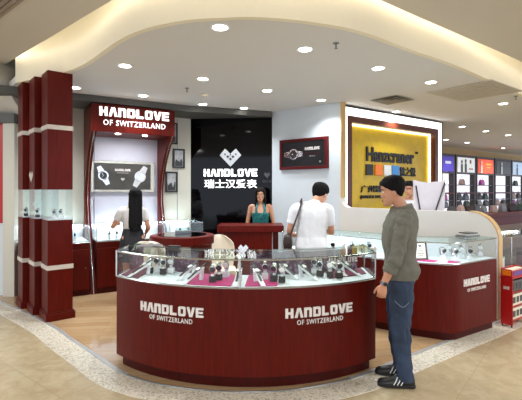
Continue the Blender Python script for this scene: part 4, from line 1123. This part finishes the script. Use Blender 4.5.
def person(c):
    t = thing('person', c['label'], 'person', c['loc'], c['rz'])
    H = c.get('w', 1.0); vx = c.get('voxel', .007); sk = c.get('skin', SK1)
    to = c['torso']; J = c['j']
    body = MB()
    def torso(mb, g, z0=-9, z1=9):
        rr = [(x, y, z, hx + g, hy + g) for x, y, z, hx, hy in to if z0 <= z <= z1]
        mb.loft([ring2((x, y, z), hx, hy, 24, 2.5) for x, y, z, hx, hy in rr])
    torso(body, 0)
    HT_ = Matrix.Translation(V(J['head'])) @ Matrix.Rotation(c.get('yaw', 0), 4, 'Z') @ Matrix.Rotation(c.get('nod', 0), 4, 'Y') @ Matrix.Scale(c.get('hs', 1), 4)
    nk = V(J['neck']); hc = HT_ @ V((-.02, 0, .06))
    ax, ay = to[-1][0], to[-1][1]
    limb(body, [V((nk.x, nk.y, nk.z - .08)), nk, hc], [.066 * H, .054 * H, .052 * H])
    head_mb(body, HT_)
    for sd_ in ('L', 'R'):
        sh, el, wr = J['sh' + sd_], J['el' + sd_], J['wr' + sd_]
        ins = V(sh) * 1.0; ins.y *= .6; ins.z += .0
        mid = V(el).lerp(V(wr), .35)
        limb(body, [ins, sh, V(sh).lerp(V(el), .5), el, mid, wr], [.05 * H, .052 * H, .045 * H, .037 * H, .038 * H, .024 * H])
        hd = J.get('hd' + sd_, V(wr) - V(el)); s = 1 if sd_ == 'L' else -1
        hand_mb(body, wr, hd, J.get('pm' + sd_, (0, -s, 0)), J.get('th' + sd_, (1, 0, 0)), .95 * H, c.get('curl', .45))
        hp, kn, an = J['hp' + sd_], J['kn' + sd_], J['an' + sd_]
        limb(body, [hp, V(hp).lerp(V(kn), .5), kn, V(kn).lerp(V(an), .3), an, V(an) + V((0, 0, -.03))], [.085 * H, .075 * H, .055 * H, .054 * H, .036 * H, .036 * H])
        fa = c.get('foot' + sd_, 0)
        FTM = Matrix.Translation((an[0], an[1], 0)) @ Matrix.Rotation(fa, 4, 'Z')
        fr_ = []
        for x, w, h in ((-.055, .02, .05), (-.04, .031, .075), (.02, .034, .085), (.09, .043, .05), (.14, .043, .032), (.175, .028, .022)):
            fr_.append([FTM @ V((x, w * math.cos(a), .018 + max(0, math.sin(a)) * h * .8 + min(0, math.sin(a)) * .006)) for a in [2 * PI * k / 14 for k in range(14)]])
        body.loft(fr_)
    solidify(body, 'body', sk, t, vx, 2)
    # face details
    for sy in (-1, 1):
        e = MB(); e.ell((.0805, sy * .031, .120), .010, .014, .0065, 10, HT_); o = e.build('eye', EYE, t)
        MB().ell((.0885, sy * .031, .120), .004, .0065, .006, 8, HT_).build('iris', M['black'], o)
        b = MB(); b.tube([HT_ @ V((.088, sy * .014, .138)), HT_ @ V((.090, sy * .030, .143)), HT_ @ V((.078, sy * .050, .139))], .0038, 6); b.build('eyebrow', c.get('hair', HAIR), t)
    MB().ell((.0935, 0, .047), .0045, .021, .0065, 10, HT_).build('lips', LIP, t)
    # hair cap
    hm = c.get('hair', HAIR); hb = MB(); head_mb(hb, Matrix.Identity(4), .014, False)
    me = bpy.data.meshes.new('tmp'); me.from_pydata([tuple(p) for p in hb.v], [], hb.f)
    bm = bmesh.new(); bm.from_mesh(me)
    for (po, no) in c.get('hairline', [((.085, 0, .178), (.72, 0, -1.0))]):
        g = bm.verts[:] + bm.edges[:] + bm.faces[:]
        bmesh.ops.bisect_plane(bm, geom=g, plane_co=po, plane_no=V(no), clear_outer=True)
        be = [e for e in bm.edges if e.is_boundary]
        if be: bmesh.ops.holes_fill(bm, edges=be)
    bmesh.ops.triangulate(bm, faces=bm.faces[:])
    bm.verts.ensure_lookup_table()
    hv = [HT_ @ v.co for v in bm.verts]; hf = [[v.index for v in f.verts] for f in bm.faces]; bm.free(); bpy.data.meshes.remove(me)
    hx = MB(); hx.add(hv, hf)
    if 'hairfn' in c: c['hairfn'](hx, HT_)
    solidify(hx, 'hair', hm, t, .006, 2, .004, 45, 3, (1, 1, .35))
    # clothes
    for it in c['clothes']: it(t, c, torso, J)
    return t

def top(name, m, z0, z1, slv, g=.016, sg=.014, wr=.006, collar=None, seed=0, flare=0.0, split=False):
    def f(t, c, torso, J):
        H = c.get('w', 1.0); mb = MB(); torso(mb, g, z0, z1)
        for s in ('L', 'R'):
            sh, el, wrp = V(J['sh' + s]), V(J['el' + s]), V(J['wr' + s])
            ins = V(sh); ins.y *= .55; ins.z += .012
            full = [ins, sh, sh.lerp(el, .5), el, el.lerp(wrp, .35), wrp]; rad = [.055, .055, .047, .041, .040, .028]
            P_ = lerp_path(full, slv); R = []
            for i, p in enumerate(P_):
                R.append((rad[i] if i < len(P_) - 1 else rad[min(i, 5)]) * H + sg + (flare if i == len(P_) - 1 else 0))
            if split:
                ms = MB(); limb(ms, P_, R); solidify(ms, 'sleeve', m, t, .008, 2, wr * 1.1, 11, seed + (3 if s == 'L' else 5), (1, 1, .9))
            else: limb(mb, P_, R)
        if collar:
            nk = V(J['neck']); mb.tube([nk + V((-.012, 0, -.05)), nk + V((-.004, 0, -.0)), nk + V((.006, 0, .022))], [.088, .074, .066], 16)
        solidify(mb, name, m, t, .009, 3, wr, 8, seed, (1, 1, .6))
    return f
def trousers(m, z1=1.0, g=.014, wr=.006, ank=.058):
    def f(t, c, torso, J):
        H = c.get('w', 1.0); mb = MB(); torso(mb, g - .004, -9, z1)
        for s in ('L', 'R'):
            hp, kn, an = V(J['hp' + s]), V(J['kn' + s]), V(J['an' + s])
            limb(mb, [hp, hp.lerp(kn, .5), kn, kn.lerp(an, .4), an + V((-.005, 0, .04)), an + V((-.008, 0, -.035))], [.092 * H + g, .082 * H + g, .064 * H + g, .062 * H + g, ank + g * .3, ank + g * .5])
        solidify(mb, 'trousers', m, t, .009, 2, wr, 9, 4, (1, 1, .8))
    return f
def shoes(m, stripes=False):
    def f(t, c, torso, J):
        for s in ('L', 'R'):
            an = V(J['an' + s]); T = Matrix.Translation((an.x, an.y, 0)) @ Matrix.Rotation(c.get('foot' + s, 0), 4, 'Z')
            mb = MB(); rr = []
            for x, w, h in ((-.083, .026, .055), (-.070, .037, .082), (-.02, .041, .098), (.03, .043, .088), (.085, .049, .062), (.14, .050, .046), (.185, .042, .036), (.205, .022, .022)):
                rr.append([T @ V((x, w * math.cos(a), .022 + max(0, math.sin(a)) * h * .85 + min(0, math.sin(a)) * .008)) for a in [2 * PI * k / 18 for k in range(18)]])
            mb.loft(rr); o = mb.build('shoe', m, t, angle=60)
            sp = []
            for x, w in ((-.088, .024), (-.07, .040), (0, .043), (.08, .050), (.14, .052), (.19, .044), (.21, .020)): sp.append((x, w))
            poly = sp + [(x, -w) for x, w in reversed(sp)]
            MB().prism([(a, b) for a, b in poly], 0.0, .022, T).build('sole', M['black'], o, bevel=.003)
            if stripes:
                for k in range(3):
                    x = .02 + k * .028
                    for sy in (-1, 1):
                        b = MB().tube([T @ V((x + .012, sy * .0515, .026)), T @ V((x - .004, sy * .0475, .052)), T @ V((x - .020, sy * .030, .082))], .0035, 6)
                        tag(b.build('stripe', M['white'], o), 'white stripe')
    return f
def skirt(m, z0, z1, rows):
    def f(t, c, torso, J):
        mb = MB(); mb.loft([ring2((x, 0, z), hx, hy, 28, 2.2) for x, z, hx, hy in rows])
        solidify(mb, 'skirt', m, t, .009, 2, .008, 14, 1, (1, 1, .15))
    return f

TM = [(0, 0, .80, .085, .13), (0, 0, .86, .105, .165), (-.01, 0, .94, .112, .172), (0, 0, 1.05, .098, .150), (.005, 0, 1.18, .108, .158), (0, 0, 1.29, .112, .175), (-.012, 0, 1.37, .095, .175), (-.02, 0, 1.42, .07, .135), (-.025, 0, 1.455, .055, .07)]
TF = [(0, 0, .76, .085, .13), (0, 0, .82, .105, .165), (-.01, 0, .89, .108, .170), (0, 0, 1.02, .080, .120), (.008, 0, 1.12, .098, .132), (.012, 0, 1.20, .105, .145), (-.005, 0, 1.28, .078, .150), (-.018, 0, 1.325, .058, .115), (-.02, 0, 1.355, .045, .055)]
def legs(y=.09, x=0, hz=.86, kz=.47, side=0):
    return dict(hpL=(x, y, hz), knL=(x + .015, y + .005, kz), anL=(x - .02, y + .01, .085), hpR=(x, -y, hz), knR=(x + .015, -y - .005, kz), anR=(x - .02, -y - .01, .085))

# --- man in the olive shirt at the counter
SHIRT = mat('olive grey cotton shirt', (104, 102, 92), .8, var=.08, nscale=25, bump=.08)
JEAN = mat('washed blue denim', (40, 54, 76), .85, var=.45, nscale=7, bump=.15, scale=(1, 1, .5))
def belt_watch(t, c, torso, J):
    el, wr = V(J['elL']), V(J['wrL']); d_ = (wr - el).normalized(); p = wr - d_ * .012
    o = MB().tube([p - d_ * .011, p + d_ * .011], .0335, 16).build('wristwatch', M['steel_dk'], t)
    q = p + V((-.004, .034, 0)); MB().ell(q, .016, .006, .016, 12).build('watch_dial', M['dial'], o)
def collar_flaps(t, c, torso, J):
    nk = V(J['neck']); mb = MB()
    ringa = []; 
    for z, r in ((-.05, .098), (.024, .074), (.030, .081), (-.045, .112)):
        ringa.append([nk + V((.004 + r * 1.02 * math.cos(a) * (1), r * math.sin(a) * .95, z - .022 * math.cos(a) - (.02 if abs(a) < .5 or abs(a - 2 * PI) < .5 else 0))) for a in [2 * PI * k / 22 for k in range(22)]])
    mb.loft(ringa, False, True); mb.build('collar', SHIRT, t)
def cuffs(t, c, torso, J):
    for s in ('L', 'R'):
        el, wr = V(J['el' + s]), V(J['wr' + s]); P_ = el.lerp(wr, .34); q = el.lerp(wr, .56)
        MB().tube([P_, P_.lerp(q, .1), q.lerp(P_, .1), q], [.052, .059, .058, .051], 16).build('rolled_cuff', SHIRT, t)
def jean_pocket(t, c, torso, J):
    mb = MB(); hp = V(J['hpL'])
    mb.tube(catmull([(-.05, .19, .70), (.0, .205, .665), (.06, .195, .71)], 4), .004, 6)
    tag(mb.build('pocket_seam', mat('pale denim seam', (92, 106, 124), .8), t), 'pale curved pocket seam')
ja = dict(neck=(-.03, 0, 1.435), head=(.030, 0, 1.472), shL=(-.015, .185, 1.365), elL=(.055, .245, 1.075), wrL=(.15, .225, .845), hdL=(.18, -.03, -.95), pmL=(-.2, -1, .1), thL=(1, .2, 0),
          shR=(-.015, -.185, 1.365), elR=(-.05, -.23, 1.075), wrR=(.0, -.22, .83), pmR=(-.2, 1, .1), thR=(1, 0, 0))
ja.update(dict(hpL=(-.01, .085, .84), knL=(.0, .10, .47), anL=(-.025, .12, .085), hpR=(-.005, -.085, .84), knR=(.0, -.09, .47), anR=(-.03, -.10, .085)))
TMa = [(x - .012, y, z, hx + .006, hy) for x, y, z, hx, hy in TM]
person(dict(label='standing man in olive shirt, blue jeans and black trainers in front of the right counter', loc=(1.158, 3.54, .003), rz=math.radians(171), torso=TMa, j=ja, nod=.16, yaw=.0, voxel=.006, hs=1.01,
    hairline=[((.085, 0, .176), (.80, 0, -1.0))], curl=.6, footL=.0, footR=-.05,
    clothes=[top('shirt', SHIRT, .84, 1.46, .80, .022, .015, .013, seed=2, split=True), collar_flaps, cuffs, belt_watch, trousers(JEAN, .99, .014, .012, .062), jean_pocket, shoes(mat('black trainer leather', (22, 22, 24), .4), True)]))

# --- customer in white polo, back to the camera, leaning over the right counter
WSH = mat('white polo cotton', (222, 224, 228), .8, var=.02, nscale=20)
SLK = mat('dark grey trousers', (52, 50, 54), .8)
lean = lambda z: max(0, z - .9) * .16
TMb = [(x + lean(z), y, z, hx, hy * 1.02) for x, y, z, hx, hy in TM]
jb = dict(neck=(.08, -.03, 1.44), head=(.14, -.075, 1.430), shL=(.06, .185, 1.36), elL=(.05, .255, 1.12), wrL=(.24, .25, 1.06), hdL=(1, -.3, 0), pmL=(0, 0, -1), thL=(0, -1, 0),
          shR=(.06, -.185, 1.36), elR=(.10, -.235, 1.11), wrR=(.30, -.18, 1.09), hdR=(1, .2, 0), pmR=(0, 0, -1), thR=(0, 1, 0))
jb.update(legs(.09, -.01, .85))
person(dict(label='customer in white polo seen from behind, head bent over the right counter', loc=(.585, 4.86, .006), rz=math.radians(84), torso=TMb, j=jb, nod=.42, yaw=-.6, hs=1.07,
    hairline=[((.085, 0, .176), (.78, 0, -1.0))], clothes=[top('polo_shirt', WSH, .84, 1.46, .48, .018, .018, .007, collar=True, flare=.004, seed=5), trousers(SLK, .99, .012), shoes(M['black'])]))
t = thing('shoulder_bag', 'dark brown shoulder bag hanging at the left hip of the white polo customer', 'bag', (.565, 4.86, .006), math.radians(84))
BAG = mat('dark brown leather', (44, 28, 26), .5)
b = MB(); b.loft([[V((.03 + x * w, .255 + y * d_, z)) for x, y in ((-1, -1), (0, -1.15), (1, -1), (1, 1), (0, 1.15), (-1, 1))] for z, w, d_ in ((.90, .12, .035), (.92, .13, .045), (1.0, .135, .05), (1.055, .12, .04), (1.07, .10, .02))])
b.build('bag_body', BAG, t, bevel=.006)
MB().tube(catmull([(-.09, .235, 1.03), (-.075, .185, 1.18), (-.055, .13, 1.34), (.0, .10, 1.435), (.06, .105, 1.475), (.14, .12, 1.41), (.19, .17, 1.25), (.13, .24, 1.05)], 5), .030, 8, flat=.2).build('strap', mat('brown webbing strap', (58, 36, 32), .7), t)

# --- young woman with long black hair, back to the camera
TEE = mat('off-white tee shirt', (208, 206, 204), .8, var=.02); SKM = mat('black pleated skirt', (24, 24, 30), .7)
def longhair(mb, T):
    for dy, w, z1 in ((0, .062, -.35), (-.045, .036, -.27), (.045, .036, -.31)):
        mb.loft([[T @ (V((-.075, dy, z)) + V((-.011 * min(k, 4) + .012, 0, 0)) + V((.030 * math.cos(a), (w + .012) * math.sin(a), 0))) for a in [2 * PI * q / 12 for q in range(12)]] for k, z in enumerate((.18, .08, 0.0, -.10, -.22, z1 + .05, z1))])
jc = dict(neck=(.005, 0, 1.34), head=(.02, -.045, 1.352), shL=(-.0, .155, 1.275), elL=(.06, .27, 1.06), wrL=(.25, .20, 1.10), hdL=(1, -.2, -.05), pmL=(0, 0, -1), thL=(0, -1, 0),
          shR=(-.0, -.155, 1.275), elR=(-.02, -.225, 1.035), wrR=(.16, -.21, .93), hdR=(.6, 0, -.6), pmR=(0, 1, 0), thR=(1, 0, .3))
jc.update(legs(.08, 0, .80, .44))
person(dict(label='young woman with long black hair, white tee and black skirt at the wall showcase', loc=(-1.90, 6.21, .006), rz=math.radians(112), torso=TF, j=jc, nod=.12, yaw=-.1, w=.86, hs=1.06,
    hairline=[((.07, 0, .15), (1.0, 0, -.35))], hairfn=longhair, clothes=[top('tee_shirt', TEE, .95, 1.33, .40, .014, .016, .005, flare=.008, seed=7), skirt(SKM, .5, 1.0, [(-.005, 1.03, .095, .132), (-.005, .97, .105, .15), (-.01, .86, .125, .175), (-.01, .70, .145, .19), (-.01, .55, .16, .2)]), shoes(M['black'])]))

# --- saleswoman in teal dress behind the reception desk
TEAL = mat('teal patterned dress fabric', (24, 112, 112), .6, var=.45, nscale=22)
def bob(mb, T):
    for sy in (-1, 1):
        mb.loft([[T @ (V((-.03 + k * .003, sy * (.072 + .003 * k), z)) + V((.052 * math.cos(a), .020 * math.sin(a), 0))) for a in [2 * PI * q / 12 for q in range(12)]] for k, z in enumerate((.17, .10, .04, -.03, -.08, -.10))])
    mb.loft([[T @ V((-.07 + .036 * math.cos(a), .075 * math.sin(a), z)) for a in [2 * PI * q / 14 for q in range(14)]] for z in (.17, .08, 0, -.07, -.11)])
def halter(t, c, torso, J):
    mb = MB(); torso(mb, .012, .70, 1.21)
    mb.loft([ring2((0, 0, z), hx, hy, 24) for z, hx, hy in ((.50, .17, .21), (.65, .14, .19), (.85, .12, .178))])
    for sy in (-1, 1):
        mb.tube(catmull([(.085, sy * .065, 1.16), (.085, sy * .075, 1.24), (.055, sy * .066, 1.31), (.0, sy * .055, 1.365), (-.05, sy * .03, 1.375)], 4), [.045] * 4 + [.036] * 4 + [.026] * 4 + [.016] * 5, 10, flat=.6)
    solidify(mb, 'dress', TEAL, t, .009, 2, .003, 12, 8)
    tag(MB().lathe([(.016, 0), (.016, .005)], (0, 0, 0), 14, Matrix.Translation((.118, .07, 1.20)) @ Matrix.Rotation(PI / 2, 4, 'Y')).build('badge', M['white'], t), 'round white badge')
jd = dict(neck=(-.01, 0, 1.365), head=(.02, 0, 1.392), shL=(-.005, .165, 1.295), elL=(-.01, .225, 1.03), wrL=(.06, .20, .82), shR=(-.005, -.165, 1.295), elR=(-.01, -.225, 1.03), wrR=(.06, -.20, .82))
jd.update(legs(.08, 0, .80, .44))
person(dict(label='saleswoman with shoulder-length dark hair in a teal halter dress standing behind the reception desk', loc=(-.01, 7.32, .006), rz=math.radians(-90), torso=TF, j=jd, nod=.03, w=.9, skin=SK2, hair=HAIRB,
    hairline=[((.075, 0, .165), (1.0, 0, -.55))], hairfn=bob, clothes=[halter, shoes(M['black'])]))

# --- man beyond the partition, facing us
jf = dict(neck=(-.02, 0, 1.46), head=(.02, 0, 1.492), shL=(-.01, .185, 1.385), elL=(0, .24, 1.10), wrL=(.08, .22, .86), shR=(-.01, -.185, 1.385), elR=(0, -.24, 1.10), wrR=(.08, -.22, .86))
jf.update(legs(.09, 0, .86))
TMf = [(x, y, z + .02 * (z > 1), hx, hy) for x, y, z, hx, hy in TM]
person(dict(label='dark haired man in a white collared shirt beyond the low wall, before the gold sign', loc=(2.335, 6.62, 0), rz=math.radians(-115), torso=TMf, j=jf, nod=.05, hs=1.02,
    hairline=[((.085, 0, .176), (.72, 0, -1.0))], clothes=[top('white_shirt', WSH, .86, 1.46, .95, .016, .014, .005, collar=True, seed=9), trousers(SLK, 1.0, .012), shoes(M['black'])]))
# ------------------------------------------------------------------ light and view
w = bpy.data.worlds.new('mall ambient fill'); SC.world = w; w.use_nodes = True  # even ambient fill added in place of light from the open mall
bg = w.node_tree.nodes['Background']; bg.inputs['Color'].default_value = lin((228, 238, 255)); bg.inputs['Strength'].default_value = WORLD
def area(name, loc, rot, sx_, sy_, e, col=(.96, .985, 1)):
    l = bpy.data.lights.new(name, 'AREA'); l.shape = 'RECTANGLE'; l.size = sx_; l.size_y = sy_; l.energy = e; l.color = col
    o = bpy.data.objects.new(name, l); COL.objects.link(o); o.location = loc; o.rotation_euler = rot; return o
# unseen fill lights added behind and beside the camera to brighten the mall
for x, y, k in ((-5, -1.5, .7), (0, -3, 1), (5, -1.5, 1), (-5.5, 3.2, .6), (5.5, 3, 1)): area('mall_fill_light', (x, y, 3.3), (0, 0, 0), 1.2, 1.2, MALLW * k)
vs = SC.view_settings; vs.view_transform = 'Standard'; vs.look = 'None'; vs.gamma = 1; vs.exposure = EXPO; vs.use_curve_mapping = False
SC.cycles.use_denoising = True; SC.cycles.max_bounces = 8; SC.cycles.transparent_max_bounces = 24; SC.cycles.glossy_bounces = 4; SC.cycles.sample_clamp_indirect = 6
SC.cycles.caustics_reflective = False; SC.cycles.caustics_refractive = False
